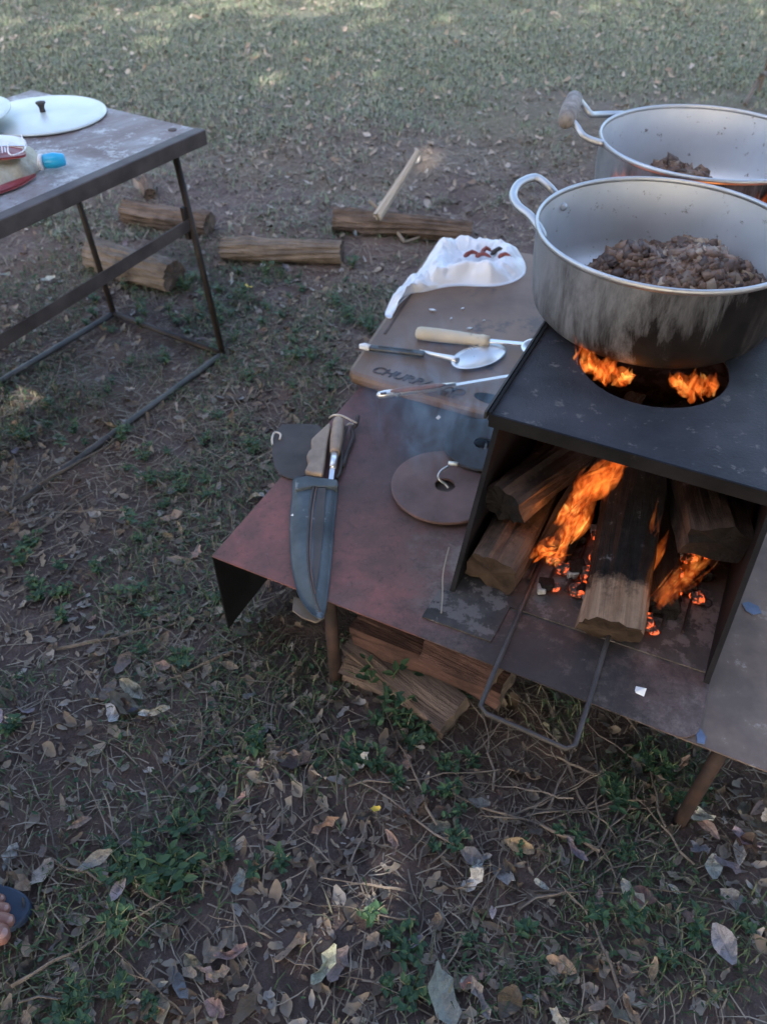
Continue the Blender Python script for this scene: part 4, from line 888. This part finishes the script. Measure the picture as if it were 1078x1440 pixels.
# ------------------------------------------------------------------ person at the left, only toes reach the picture
def person():
    bm_v, bm_e, bm_r = [], [], []
    def add(p, r_, par=None):
        bm_v.append(p); bm_r.append(r_)
        if par is not None: bm_e.append((par, len(bm_v) - 1))
        return len(bm_v) - 1
    tx = P(-2, 1300, .03); fx, fy = tx.x - .005, tx.y + .028      # middle of the toe roots, foot points to +x
    pel = add((fx - .22, fy + .13, .93), (.15, .13))
    sp_ = add((fx - .22, fy + .13, 1.10), (.13, .11), pel); ch = add((fx - .21, fy + .13, 1.32), (.17, .12), sp_)
    nk = add((fx - .20, fy + .13, 1.50), (.06, .06), ch)
    for s in (-1, 1):
        oy = fy + .13 + s * .12
        yf = fy + (0 if s < 0 else .24); dx2 = 0 if s < 0 else -.20
        h = add((fx - .215, oy - s * .03, .86), (.095, .095), pel); kn = add((fx + dx2 * .5 - .19, (oy + yf) / 2, .49), (.058, .058), h)
        an = add((fx + dx2 - .20, yf, .10), (.036, .036), kn); he = add((fx + dx2 - .225, yf, .055), (.034, .03), an)
        mid = add((fx + dx2 - .11, yf, .058), (.036, .026), an); ball = add((fx + dx2 - .045, yf, .042), (.042, .019), mid)
        if s < 0:
            r0, r1 = ball, ball
        else:
            add((fx + dx2, yf, .035), (.035, .014), ball)
        shd = add((fx - .21, fy + .13 + s * .19, 1.42), (.055, .055), ch); el = add((fx - .22, fy + .13 + s * .24, 1.14), (.042, .042), shd)
        wr = add((fx - .16, fy + .13 + s * .22, .92), (.028, .028), el); add((fx - .13, fy + .13 + s * .21, .83), (.035, .02), wr)
    me = bpy.data.meshes.new('person'); me.from_pydata(bm_v, bm_e, []); o = bpy.data.objects.new('person', me); COL.objects.link(o)
    sk_ = o.modifiers.new('skin', 'SKIN'); lay = me.skin_vertices[0].data
    for i_, r_ in enumerate(bm_r): lay[i_].radius = r_
    lay[0].use_root = True
    ss = o.modifiers.new('sub', 'SUBSURF'); ss.levels = ss.render_levels = 2
    bpy.context.view_layer.update()
    dg = bpy.context.evaluated_depsgraph_get(); ev = o.evaluated_get(dg); body = bpy.data.meshes.new_from_object(ev)
    bpy.data.objects.remove(o)
    V = [v.co.copy() for v in body.vertices]; F = [tuple(p_.vertices) for p_ in body.polygons]
    # toes: (y offset from the foot axis, reach, radius), the big toe nearest the viewer
    parts = [(V, F)]
    nails = []
    for (uu, vv, r_) in ((12, 1316, .0155), (19, 1296, .0112), (13, 1279, .0102), (6, 1265, .009), (-6, 1256, .008)):
        tip = P(uu, vv, .022 + r_); rt = Vector((fx - .05, fy + (tip.y - fy) * .62, .042))
        m_ = rt.lerp(tip, .5) + Vector((0, 0, .006)); m2 = rt.lerp(tip, .8) + Vector((0, 0, .002))
        tip_c = tip + Vector((-r_ * .5, 0, -.001)); end = tip + Vector((r_ * .15, 0, -.002))
        parts.append(tube([rt, m_, m2, tip_c, tip_c.lerp(end, .6), end], [r_ * 1.1, r_ * .9, r_ * .98, r_ * .98, r_ * .72, r_ * .2], 14))
        nails.append((tip_c, r_))
    V, F = join(*parts)
    p = mesh('person', V, F, M['skin'], loc=(fx - .1, fy, 0), smooth=True)
    tag(p, 'person at the picture edge, bare toes in a navy blue flip-flop', 'person')
    hp_ = Vector((fx - .19, fy + .13, 1.66)); 
    V, F = lathe([(.001, -.125), (.045, -.115), (.066, -.07), (.078, 0), (.076, .05), (.055, .10), (.001, .12)], (0, 0, 0), 24, False)
    V = [hp_ + Vector((v.x * 1.2, v.y, v.z)) for v in V]; mesh('head', V, F, M['skin'], p, smooth=True)
    V, F = lathe([(.001, .13), (.062, .108), (.084, .05), (.085, .0), (.075, -.05)], (0, 0, 0), 24, False)
    mesh('hair', [hp_ + Vector((v.x * 1.2 - .014, v.y, v.z)) for v in V], F, M['hair'], p, smooth=True)
    mesh('nose', *tube([hp_ + Vector((.088, 0, .01)), hp_ + Vector((.108, 0, -.028)), hp_ + Vector((.09, 0, -.034))], [.006, .012, .010], 8), M['skin'], p, smooth=True)
    for s in (-1, 1):
        mesh('ear', *tube([hp_ + Vector((0, s * .074, .02)), hp_ + Vector((-.01, s * .084, 0)), hp_ + Vector((0, s * .076, -.028))], [.012, .016, .01], 8), M['skin'], p, smooth=True)
        mesh('eye', *tube([hp_ + Vector((.084, s * .03, .012)), hp_ + Vector((.090, s * .03, .012))], [.010, .007], 8), M['hair'], p, smooth=True)
    mesh('mouth', *tube([hp_ + Vector((.084, -.022, -.062)), hp_ + Vector((.092, 0, -.06)), hp_ + Vector((.084, .022, -.062))], [.003, .005, .003], 6), M['redfilm'], p)
    c0 = Vector((fx - .215, fy + .13, 0))
    V, F = lathe([(.14, .86), (.165, .90), (.17, 1.0), (.165, 1.15), (.185, 1.32), (.175, 1.44), (.07, 1.50)], (0, 0, 0), 28, False)
    mesh('shirt', [c0 + Vector((v.x * .85, v.y * 1.28, v.z)) for v in V], F, M['shirt'], p, smooth=True)
    for s in (-1, 1):
        mesh('sleeve', *tube([c0 + Vector((0, s * .16, 1.42)), c0 + Vector((-.005, s * .225, 1.30)), c0 + Vector((-.01, s * .245, 1.20))], [.075, .072, .07], 14, False), M['shirt'], p, smooth=True)
        mesh('trouser_leg', *tube([c0 + Vector((.0, s * .075, .95)), c0 + Vector((.01, s * .105, .75)), c0 + Vector((.02, s * .12, .50))], [.13, .115, .095], 16, False), M['denim'], p, smooth=True)
    for (tc, r_) in nails:
        mesh('toe_nail', *lathe([(.0002, .0018), (r_ * .38, .0012), (r_ * .55, -.0008)], tc + Vector((r_ * .15, 0, r_ * .9)), 12, False), M['nail'], p, smooth=True)
    # flip-flop soles
    for yo, xo in ((0, 0), (.24, -.20)):
        fx_ = fx; fx = fx_ + xo
        so2 = []
        for k in range(40):
            t_ = 2 * math.pi * k / 40; cx = math.cos(t_); wy = .050 if cx > -.2 else .040
            so2.append(Vector((fx - .105 + cx * .148, fy + yo - .002 + math.sin(t_) * wy * (abs(math.sin(t_)) ** -.15 if abs(math.sin(t_)) > .01 else 1) , .020)))
        s_o = mesh('flip_flop', *prism(so2, .019), M['rubber'], p, bevel=.003)
        mesh('strap', *tube(smoothpath([Vector((fx - .14, fy + yo - .048, .022)), Vector((fx - .07, fy + yo - .032, .068)), Vector((fx - .022, fy + yo - .006, .055)), Vector((fx - .018, fy + yo - .006, .022))], 4), .006, 8), M['rubber'], s_o, smooth=True)
        mesh('strap', *tube(smoothpath([Vector((fx - .022, fy + yo - .006, .055)), Vector((fx - .07, fy + yo + .036, .066)), Vector((fx - .14, fy + yo + .048, .022))], 4), .006, 8), M['rubber'], s_o, smooth=True)
        fx = fx_
person()

# ------------------------------------------------------------------ ground cover
def frus(n, y0, y1, pw=1.0, r=rng, marg=.08):
    """random ground points spread over what lies within view, and a little beside it"""
    y = y0 + (y1 - y0) * r.random(n) ** pw
    hw = (.49 + marg) * (y * CT + CAM_H * ST) + .1
    return (r.random(n) * 2 - 1) * hw, y
def green(x, y):
    """how grassy a spot is: patches close by, bare soil in the middle, turf beyond"""
    a = smoothstep(.46, .62, .6 * vn(x, y, 3.1, 5) + .4 * vn(x, y, 9, 6))
    turf = smoothstep(3.9, 4.6, y + (vn(x, y, 1.5, 8) - .5) * 1.3 - .25 * x)
    bare = smoothstep(2.7, 3.2, y + .2 * x) * (1 - turf)
    return np.clip(a * (1 - .75 * bare) + turf * .9, 0, 1)
def blades(name, x, y, h, wd, lean, mat, label, lift=0.0, flat=False, seed=0):
    r = np.random.default_rng(seed); n = len(x); z = gh(x, y) + lift; az = r.random(n) * 2 * np.pi
    dx, dy = np.cos(az), np.sin(az); px, py = -dy, dx; ln = lean * (r.random(n) * .8 + .5)
    P0 = np.stack([x, y, z - .002], 1); H = h[:, None]
    if flat:
        zz = r.random(n) * .35 - .08
        m1 = P0 + np.stack([dx * .5, dy * .5, zz * .5 + .06], 1) * H; t1 = P0 + np.stack([dx + px * .12, dy + py * .12, zz], 1) * H
    else:
        m1 = P0 + np.stack([dx * ln * .35, dy * ln * .35, np.full(n, .6)], 1) * H; t1 = P0 + np.stack([dx * ln, dy * ln, .98 - ln * .35], 1) * H
    s = np.stack([px, py, np.zeros(n)], 1) * wd[:, None]
    V = np.stack([P0 - s, P0 + s, m1 + s * .8, m1 - s * .8, t1 + s * .12, t1 - s * .12], 1).reshape(-1, 3)
    b = np.arange(n)[:, None] * 6
    F = np.concatenate([b + np.array([[0, 1, 2, 3]]), b + np.array([[3, 2, 4, 5]])], 0)
    return tag(npmesh(name, V, F, mat), label, 'grass', kind='stuff')
def pick(x, y, p): k = rng.random(len(x)) < p; return x[k], y[k]
x, y = frus(60000, .1, 3.4, .9); x, y = pick(x, y, green(x, y) * .9 + .02)
blades('short_grass', x, y, rng.random(len(x)) * .030 + .012, rng.random(len(x)) * .0009 + .0008, 1.0, M['grass'], 'short green grass growing in patches between the fallen leaves', seed=1)
x, y = frus(210000, 3.0, 9.5, .85); x, y = pick(x, y, green(x, y) * (.45 + .55 * vn(x, y, 2.5, 12)))
blades('turf', x, y, rng.random(len(x)) * .030 + .012, rng.random(len(x)) * .0022 + .0016, 1.0, M['turf'], 'thin greyish green turf covering the far ground', seed=2)
x, y = frus(66000, .1, 4.4, .85); x, y = pick(x, y, .25 + .75 * vn(x, y, 4, 21))
blades('straw_litter', x, y, rng.random(len(x)) ** 2 * .085 + .010, rng.random(len(x)) * .0010 + .0006, 1, M['straw'], 'thin dry stalks and straw strewn over the soil', lift=.004, flat=True, seed=3)
x, y = frus(26000, 3.6, 9.0, .9)
blades('straw_litter', x, y, rng.random(len(x)) ** 2 * .06 + .012, rng.random(len(x)) * .0022 + .001, 1, M['straw'], 'pale dry stalks mixed into the far turf', lift=.006, flat=True, seed=4)
LCOL = [('brown', (.16, .105, .075)), ('tan', (.36, .26, .19)), ('pale grey', (.42, .39, .37)), ('dull grey brown', (.20, .165, .14)), ('dark brown', (.085, .06, .048)), ('pinkish tan', (.33, .235, .19)), ('greyish white', (.58, .55, .53)), ('grey', (.24, .235, .24))]
LSH = ['narrow pointed', 'broad notched', 'curled oval', 'rounded', 'rolled', 'flat oval', 'folded wide', 'arched']
MARKS = [((20, 1290), 'the flip-flop'), ((110, 1400), 'the lower left corner stick'), ((250, 1225), 'the broad dark green weed clump'), ((165, 1290), 'the bright yellow green weed'), ((300, 1100), 'the bare middle soil patch'), ((186, 975), 'the large pale curled leaf'), ((60, 940), 'the left edge soil patch'), ((190, 860), 'the grass tufts'), ((340, 900), 'the hanging table flap'), ((470, 970), 'the thin leg under the sheath'), ((540, 950), 'the tall dense weed'), ((610, 1040), 'the pale firewood end'), ((470, 1180), 'the small yellow leaf'), ((720, 1170), 'the upright split stick'), ((760, 1050), 'the grate handle loop'), ((870, 1090), 'the shaded table underside'), ((965, 1190), 'the rusty table leg'), ((1050, 1200), 'the bluish pale folded leaf'), ((620, 1400), 'the largest torn leaf'), ((480, 1400), 'the curved pale branch'), ((800, 1330), 'the twig heap foot'), ((1010, 1340), 'the pale forked leaf'), ((900, 1400), 'the lower right corner'), ((360, 1330), 'the orange tan leaf'), ((80, 820), 'the near table runner end'), ((200, 690), 'the big grass patch'), ((330, 640), 'the belt flap of the sheath'), ((400, 520), 'the board corner grass'), ((310, 500), 'the folding table foot'), ((230, 480), 'the folding table cross tube'), ((100, 520), 'the folding table ground tube'), ((350, 411), 'the bright yellow leaf'), ((395, 350), 'the long pale brown log'), ((560, 330), 'the dark log'), ((190, 380), 'the thick greyish log'), ((60, 430), 'the angle brace'), ((480, 430), 'the tail of the white bag'), ((320, 760), 'the flap corner')]
def where(u, v):
    best = min(MARKS, key=lambda m_: (m_[0][0] - u) ** 2 + (m_[0][1] - v) ** 2); du, dv = u - best[0][0], v - best[0][1]
    side = ('right of ' if du > 0 else 'left of ') if abs(du) > abs(dv) else ('nearer than ' if dv > 0 else 'beyond ')
    d = math.hypot(du, dv); return ('close ' if d < 28 else 'a little ' if d < 60 else 'farther ') + side + best[1]
# leaf shapes: curled, pointed, with a raised midrib fold
def leafgeo(seed, ln=1.0, wd=.42, curl=.3, fold=.3, tear=False):
    r = random.Random(seed); V, F = [], []; n = 6
    for i_ in range(n + 1):
        f = i_ / n; hw = wd * .5 * math.sin(math.pi * (f * .93 + .04)) ** .75 * (1 + r.uniform(-.28, .16)); z = curl * (f - .5) ** 2 * r.uniform(.8, 1.2)
        xx = math.sin(f * 2 + seed) * .06
        wob = r.uniform(-.10, .10)
        V += [(xx - hw, f - .5, z + fold * hw + wob), (xx, f - .5, z), (xx + hw * (.35 if tear and 2 < i_ < 5 else 1), f - .5, z + fold * hw - wob)]
    for i_ in range(n):
        b = i_ * 3; F += [(b, b + 1, b + 4, b + 3), (b + 1, b + 2, b + 5, b + 4)]
    return np.array(V) * ln, np.array(F)
LG = [leafgeo(k, 1, (.36, .5, .42, .55, .33, .46, .6, .4)[k], (.5, .25, .8, .4, 1.1, .3, .6, -.4)[k], (.35, .2, .6, .3, .8, .15, .45, .5)[k], k % 3 == 1) for k in range(8)]
def scatter_leaves(name, x, y, size, mat, label, seed, lift=.006):
    r = np.random.default_rng(seed); VV, FF, off = [], [], 0; kk = r.integers(0, 8, len(x)); z = gh(x, y) + lift
    for k in range(8):
        s = np.where(kk == k)[0]; n = len(s); v, f = LG[k]
        a = r.random(n) * 6.283; tx, ty = r.normal(size=n) * .35, r.normal(size=n) * .35
        q = v[None] * size[s][:, None, None]
        zz = q[..., 2] + q[..., 0] * np.sin(tx)[:, None] + q[..., 1] * np.sin(ty)[:, None]
        X_ = q[..., 0] * np.cos(a)[:, None] - q[..., 1] * np.sin(a)[:, None] + x[s][:, None]; Y_ = q[..., 0] * np.sin(a)[:, None] + q[..., 1] * np.cos(a)[:, None] + y[s][:, None]
        VV.append(np.stack([X_, Y_, zz + z[s][:, None]], -1).reshape(-1, 3)); FF.append((f[None] + (np.arange(n) * len(v))[:, None, None] + off).reshape(-1, 4)); off += n * len(v)
    return tag(npmesh(name, np.concatenate(VV), np.concatenate(FF), mat), label, 'leaves', kind='stuff')
x, y = frus(34000, .1, 4.2, .8); x, y = pick(x, y, np.clip(.15 + 1.0 * vn(x, y, 3, 31), 0, 1) * (1 - .6 * smoothstep(2.4, 3.2, y)))
scatter_leaves('leaf_litter', x, y, rng.random(len(x)) ** 2 * .034 + .006, M['litter'], 'crumbled brown leaf litter over the soil', 41, .003)
x, y = frus(2600, 3.0, 8.5, .8)
scatter_leaves('leaf_litter', x, y, rng.random(len(x)) * .04 + .015, M['dry'], 'small pale dry leaves sprinkled over the far turf', 42, .01)
# low green ground cover of tiny leaves
x, y = frus(40000, .1, 4.2, .85); x, y = pick(x, y, green(x, y) * .55 + .006)
o = scatter_leaves('ground_cover', x, y, rng.random(len(x)) * .010 + .006, M['weed'], 'low green creeping weeds with tiny leaves', 43, .012); o['category'] = 'weeds'
# single larger leaves, every one a thing
lmesh = []
for k in range(8):
    v, f = LG[k]; me = bpy.data.meshes.new('dry_leaf'); me.from_pydata([tuple(q) for q in v], [], [tuple(int(i_) for i_ in q) for q in f]); me.materials.append(M['dryone'])
    st0 = len(me.vertices); me.update(); lmesh.append(me)
def put_leaf(q, s, a, k, label, group, m=None, tilt=.25, name='dry_leaf', z=.010, col=None):
    o = bpy.data.objects.new(name, lmesh[k] if m is None else lmesh[k].copy()); COL.objects.link(o)
    if m: o.data.materials.clear(); o.data.materials.append(m)
    o.color = tuple(x * rnd.uniform(.85, 1.1) for x in (col or LCOL[rnd.randrange(8)][1])) + (1,)
    o.location = (q[0], q[1], float(gh(q[0], q[1])) + z); o.scale = (s, s * rnd.uniform(.8, 1.05), s); o.rotation_euler = (rnd.gauss(0, tilt), rnd.gauss(0, tilt), a)
    return tag(o, label, 'leaf', group)
taken = ((T0, E1, E2))
def under_box(x, y):
    d = Vector((x, y, 0)) - T0; a, b_ = d.dot(E1), d.dot(E2); return .25 < a < 1.3 and b_ > .15
LU = set(); cnt = 0; r9 = random.Random(5); CL = [(r9.uniform(0, 1078), 560 + 880 * r9.random()) for _ in range(34)] + [(1040, 1130), (1000, 1180), (380, 1070), (430, 1060), (160, 1000), (560, 1060), (700, 1200), (150, 920)]
while cnt < 280:
    uu, vv = r9.uniform(-10, 1088), 500 + 950 * r9.random() ** .75
    if r9.random() < .5: c9 = CL[r9.randrange(len(CL))]; uu, vv = r9.gauss(c9[0], 26), r9.gauss(c9[1], 20)
    elif r9.random() < .3: uu, vv = r9.uniform(0, 760), r9.uniform(330, 620)
    q = P(uu, vv)
    if under_box(q.x, q.y) or r9.random() > .35 + float(vn(q.x, q.y, 3, 31)): continue
    k = r9.randrange(8); ci = r9.choice((0, 1, 1, 2, 3, 3, 3, 4, 4, 5, 6, 7, 7)); sz_ = r9.uniform(.026, .062) * (1 if r9.random() > .08 else 1.3)
    lb = f"{'large' if sz_ > .052 else 'small' if sz_ < .037 else 'middling'} {LCOL[ci][0]} {LSH[k]} leaf {where(uu, vv)}"
    if lb in LU or len(lb.split()) > 16: continue
    LU.add(lb); put_leaf(q, sz_, r9.uniform(0, 6.28), k, lb, 'fallen dry leaves on the ground', z=r9.uniform(.008, .02), col=LCOL[ci][1], tilt=.5); cnt += 1
put_leaf(P(350, 411), .045, .6, 1, 'bright yellow fallen leaf in the weeds below the round logs', None, M['yellow'], name='yellow_leaf', z=.03)
put_leaf(P(528, 1152), .022, 1.6, 3, 'small yellow leaf on a weed below the cooking table', None, M['yellow'], name='yellow_leaf', z=.03)
for (uu, vv, s, a, k, lb) in ((186, 975, .085, .9, 2, 'large pale curled leaf on bare soil at the left'), (170, 1262, .07, 2.9, 0, 'whitish leaf standing half upright by a bright green weed'), (322, 945, .06, 1.5, 0, 'pinkish tan pointed leaf near the hanging flap'), (620, 1400, .12, .4, 3, 'largest grey torn leaf near the lower picture edge'), (665, 1380, .075, 2.5, 1, 'tan folded leaf beside the largest grey torn leaf'), (1015, 1330, .075, .3, 6, 'pale forked leaf beside the bare soil at the lower right'), (900, 1268, .06, 1.1, 6, 'rounded brown leaf right of the twig heap'), (1045, 1185, .07, .7, 2, 'bluish pale folded leaf beside the rusty table leg'), (330, 1348, .07, 1.9, 4, 'orange tan leaf lying over a long twig'), (340, 1250, .065, .1, 5, 'grey round leaf beside the dark soil patch'), (140, 1215, .08, 2.2, 0, 'tall greyish leaf leaning at the foot of a weed')):
    put_leaf(P(uu, vv), s * .85, a, k, lb, None, z=.018, tilt=.35, col=(.40, .38, .37) if any(w_ in lb for w_ in ('whitish', 'pale')) else (.36, .24, .18) if 'tan' in lb else (.19, .13, .095) if 'brown' in lb else (.25, .25, .26))
# twigs, every one a thing
TG = 'twigs lying on the ground'
tm = []
for k in range(7):
    r7 = random.Random(50 + k); pts = []; z_ = 0; yy = 0
    for j in range(9): pts.append((j / 8 - .5, yy, .004 * abs(math.sin(j)) )); yy += r7.uniform(-.03, .035)
    pr = [tube(pts, [.0075 * (1 - .75 * j / 8) + .001 for j in range(9)], 6)]
    if k % 2: pr.append(tube([pts[4], (pts[4][0] + .13, pts[4][1] + .09, .02), (pts[4][0] + .24, pts[4][1] + .13, .015)], [.004, .003, .0015], 5))
    V, F = join(*pr); me = bpy.data.meshes.new('twig'); me.from_pydata([tuple(v) for v in V], [], F); me.materials.append(M['twigone']); me.update(); tm.append(me)
USED = set()
def fresh(lb):
    if lb in USED or len(lb.split()) > 16: return False
    USED.add(lb); return True
def put_twig(q0, q1, k, label, group=TG, th=1.0, lift=.012):
    d = q1 - q0; o = bpy.data.objects.new('twig', tm[k]); g_ = rnd.uniform(.10, .24); o.color = (g_, g_ * .82, g_ * .70, 1); COL.objects.link(o); c = (q0 + q1) / 2
    o.location = (c.x, c.y, float(gh(c.x, c.y)) + lift); o.rotation_euler = (rnd.uniform(-.3, .3), rnd.gauss(0, .03), math.atan2(d.y, d.x)); o.scale = (d.length, d.length * .9 + .02, th * .55); 
    return tag(o, label, 'twig', group)
named = [((60, 690), (205, 600), 'long dark stick on the grass below the folding table runner'), ((80, 915), (300, 870), 'long curved grey stick across the bare soil below the flap'), ((330, 920), (240, 955), 'thin stick beside the pinkish tan leaf'), ((20, 1390), (250, 1290), 'straight brown stick crossing the lower left corner'), ((700, 1230), (725, 1110), 'pale upright split stick in the twig heap below the table'), ((640, 1255), (705, 1230), 'short pale stick ending at the upright split stick'), ((450, 1020), (470, 1085), 'pale flat splinter among leaves below the firewood'), ((610, 1380), (655, 1300), 'thick short brown stick pointing up from the lower edge'), ((790, 1060), (860, 1240), 'long thin dark stick in the shade below the grate handle'), ((850, 1200), (960, 1170), 'stick at the foot of the rusty table leg'), ((260, 1430), (180, 1330), 'stick running down to the lower edge'), ((780, 1230), (830, 1255), 'short pinkish stick under the table edge shade'), ((400, 1350), (560, 1410), 'curved pale branch near the lower edge'), ((20, 780), (140, 700), 'grey stick beside the near end of the folding table runner')]
for i_, (a_, b2, lb) in enumerate(named): put_twig(P(*a_), P(*b2), i_ % 7, lb, None, 1.2)
for k in range(105):
    uu, vv = r9.uniform(0, 1078), 420 + 1000 * r9.random() ** .8
    if k < 45: uu, vv = r9.gauss(770, 110), r9.uniform(1040, 1330)
    a = r9.uniform(0, 3.14); ln = r9.uniform(.08, .30) * (1 if vv > 700 else .8); q = P(uu, vv)
    if under_box(q.x, q.y): continue
    lb = f"{'long' if ln > .2 else 'short' if ln < .12 else 'thin'} bare twig {'pointing sideways' if abs(math.cos(a)) > .8 else 'pointing away' if abs(math.cos(a)) < .4 else 'lying aslant'} {where(uu, vv)}"
    if fresh(lb): put_twig(q, q + Vector((math.cos(a) * ln, math.sin(a) * ln, 0)), r9.randrange(7), lb, TG, r9.uniform(.5, 1))
# weeds with stems and oval leaves, every one a thing
def weedgeo(seed, tall, nst):
    r = random.Random(seed); SV, SF, LV, LF = [], [], [], []
    st_, lf = [], []
    for s in range(nst):
        a = r.uniform(0, 6.28); h = tall * r.uniform(.6, 1.1); sp_ = r.uniform(.2, .9)
        tp = Vector((math.cos(a) * h * sp_, math.sin(a) * h * sp_, h * r.uniform(.6, 1)))
        mid = tp * .5 + Vector((0, 0, h * .15)); st_.append(tube([(0, 0, -.005), mid, tp], [.0013, .0011, .0006], 4, False))
        for j in range(r.randint(4, 7)):
            f = .25 + .75 * j / 6; c = (mid * (f * 2) if f < .5 else mid.lerp(tp, (f - .5) * 2)); b = r.uniform(0, 6.28); ls = r.uniform(.007, .014) * (1 + tall * 2)
            d = Vector((math.cos(b), math.sin(b), r.uniform(-.2, .6))).normalized(); sd = d.cross(Vector((0, 0, 1))).normalized(); up = sd.cross(d)
            v = [c, c + d * ls * .35 + sd * ls * .33 + up * ls * .08, c + d * ls * .8 + sd * ls * .27 + up * ls * .05, c + d * ls * 1.25, c + d * ls * .8 - sd * ls * .27 + up * ls * .05, c + d * ls * .35 - sd * ls * .33 + up * ls * .08, c + d * ls * .6]
            lf.append((v, [(0, 1, 6), (1, 2, 6), (2, 3, 6), (3, 4, 6), (4, 5, 6), (5, 0, 6)]))
    return join(*st_), join(*lf)
wm = []
for k in range(6):
    s_, f_ = weedgeo(70 + k, (.05, .035, .07, .045, .06, .12)[k], (7, 9, 5, 8, 10, 7)[k]); ms = []
    for nm_, (V, F), mt_ in (('stem', s_, M['grass']), ('foliage', f_, M['weed'])):
        me = bpy.data.meshes.new(nm_); me.from_pydata([tuple(v) for v in V], [], F); me.materials.append(mt_); me.update(); ms.append(me)
    wm.append(ms)
def put_weed(q, k, s, label, group='small weeds between the fallen leaves'):
    e = thing('weed_plant', label, 'weed', (q.x, q.y, float(gh(q.x, q.y))), group); e.rotation_euler = (0, 0, rnd.uniform(0, 6.28)); e.scale = (s, s, s * rnd.uniform(.8, 1.2))
    for me in wm[k]: c = bpy.data.objects.new(me.name, me); COL.objects.link(c); c.parent = e
    return e
for (uu, vv, k, s, lb) in ((543, 985, 5, 1.35, 'tall dense green weed growing beside the pale firewood logs'), (540, 1020, 5, .9, 'spreading green weed just below the tall dense one'), (640, 985, 2, .8, 'small bright weed between the firewood and the wire handle'), (165, 1300, 4, 1.0, 'bright yellow green weed by a whitish upright leaf'), (250, 1225, 4, 1.5, 'broad dark green weed clump on the soil in the lower left'), (18, 1030, 3, 1.1, 'green weed at the left edge of bare reddish soil'), (640, 1145, 2, .7, 'single bright green seedling below the firewood'), (865, 1130, 4, 1.1, 'leafy weed in the shade under the brown table panel'), (360, 1060, 3, 1.2, 'leafy weed beside a stack of pale curled leaves'), (232, 510, 3, 1.2, 'green weed inside the foot of the folding table')):
    put_weed(P(uu, vv), k, s, lb, None)
spots = [(60, 620), (120, 600), (300, 660), (150, 560), (260, 450), (330, 420), (20, 780), (350, 480), (500, 480), (230, 640), (230, 690), (180, 680), (250, 720), (210, 740), (100, 840), (60, 850), (190, 860), (240, 920), (270, 1210), (220, 1230), (300, 1230), (550, 1380), (560, 1320), (800, 1190), (830, 1300), (950, 1320), (790, 1300), (150, 640), (640, 1160), (430, 560), (400, 530), (460, 470), (210, 400), (180, 420), (270, 420), (880, 1080), (930, 1110), (1060, 1090), (540, 1060), (590, 1050), (570, 960), (170, 1400), (120, 1430)]
for i_ in range(235):
    u0, v0 = spots[r9.randrange(len(spots))]
    uu, vv = r9.gauss(u0, 38), r9.gauss(v0, 26)
    if i_ > 180: uu, vv = r9.uniform(120, 520), r9.uniform(370, 470)
    if vv > 1460: continue
    q = P(uu, vv)
    if under_box(q.x, q.y): continue
    k = r9.randrange(5); lb = f"{('bushy', 'low', 'upright', 'loose', 'many stemmed')[k]} green weed {where(uu, vv)}"
    if fresh(lb): put_weed(q, k, r9.uniform(.6, 1.1), lb)
# bare sapling and fallen branch at the upper right
q = G(1066, 128); tag(mesh('sapling', *tube(smoothpath([q - Vector((0, 0, .03)), q + Vector((0, 0, .25)), q + Vector((-.02, .02, .6)), q + Vector((.01, 0, 1.1)), q + Vector((.0, 0, 1.6))], 4), [.012 - .0005 * k for k in range(17)], 6), M['bark'], loc=q, smooth=True), 'thin bare sapling stem standing beyond the far pot', 'sapling')
tag(mesh('branch', *tube(smoothpath([G(1046, 150, .02), G(1062, 134, .12), P(1085, 108, .3), P(1110, 80, .45)], 4), .011, 6), M['bark'], loc=G(1046, 150)), 'dark leaning branch beyond the far pot', 'branch')

# ------------------------------------------------------------------ smoke
sm = bpy.data.materials.new('smoke'); sm.use_nodes = True; t = sm.node_tree; t.nodes.clear()
o_ = t.nodes.new('ShaderNodeOutputMaterial'); vs = t.nodes.new('ShaderNodeVolumeScatter'); vs.inputs['Color'].default_value = (.35, .62, 1, 1)
v = tex(t, 'Object', (1, 1, .45)); n = noise(t, v, 16, 3, .6, 1.2); gr = t.nodes.new('ShaderNodeTexGradient'); gr.gradient_type = 'SPHERICAL'
t.links.new(tex(t, 'Object', (5.2, 5.2, 6)), gr.inputs[0])
d_ = math_(t, 'MULTIPLY', ramp(t, n, [(.48, 0.), (.7, 1.)]), gr.outputs['Fac'])
t.links.new(math_(t, 'MULTIPLY', d_, 9), vs.inputs['Density']); t.links.new(vs.outputs[0], o_.inputs['Volume'])
V, F = lathe([(.0005, -.16), (.13, -.13), (.19, 0), (.13, .13), (.0005, .16)], P(625, 560, TZ + .17), 20, False)
tag(mesh('smoke', V, F, sm, loc=P(625, 560, TZ + .17), smooth=True), 'thin bluish smoke drifting beside the fire box', 'smoke', kind='stuff')
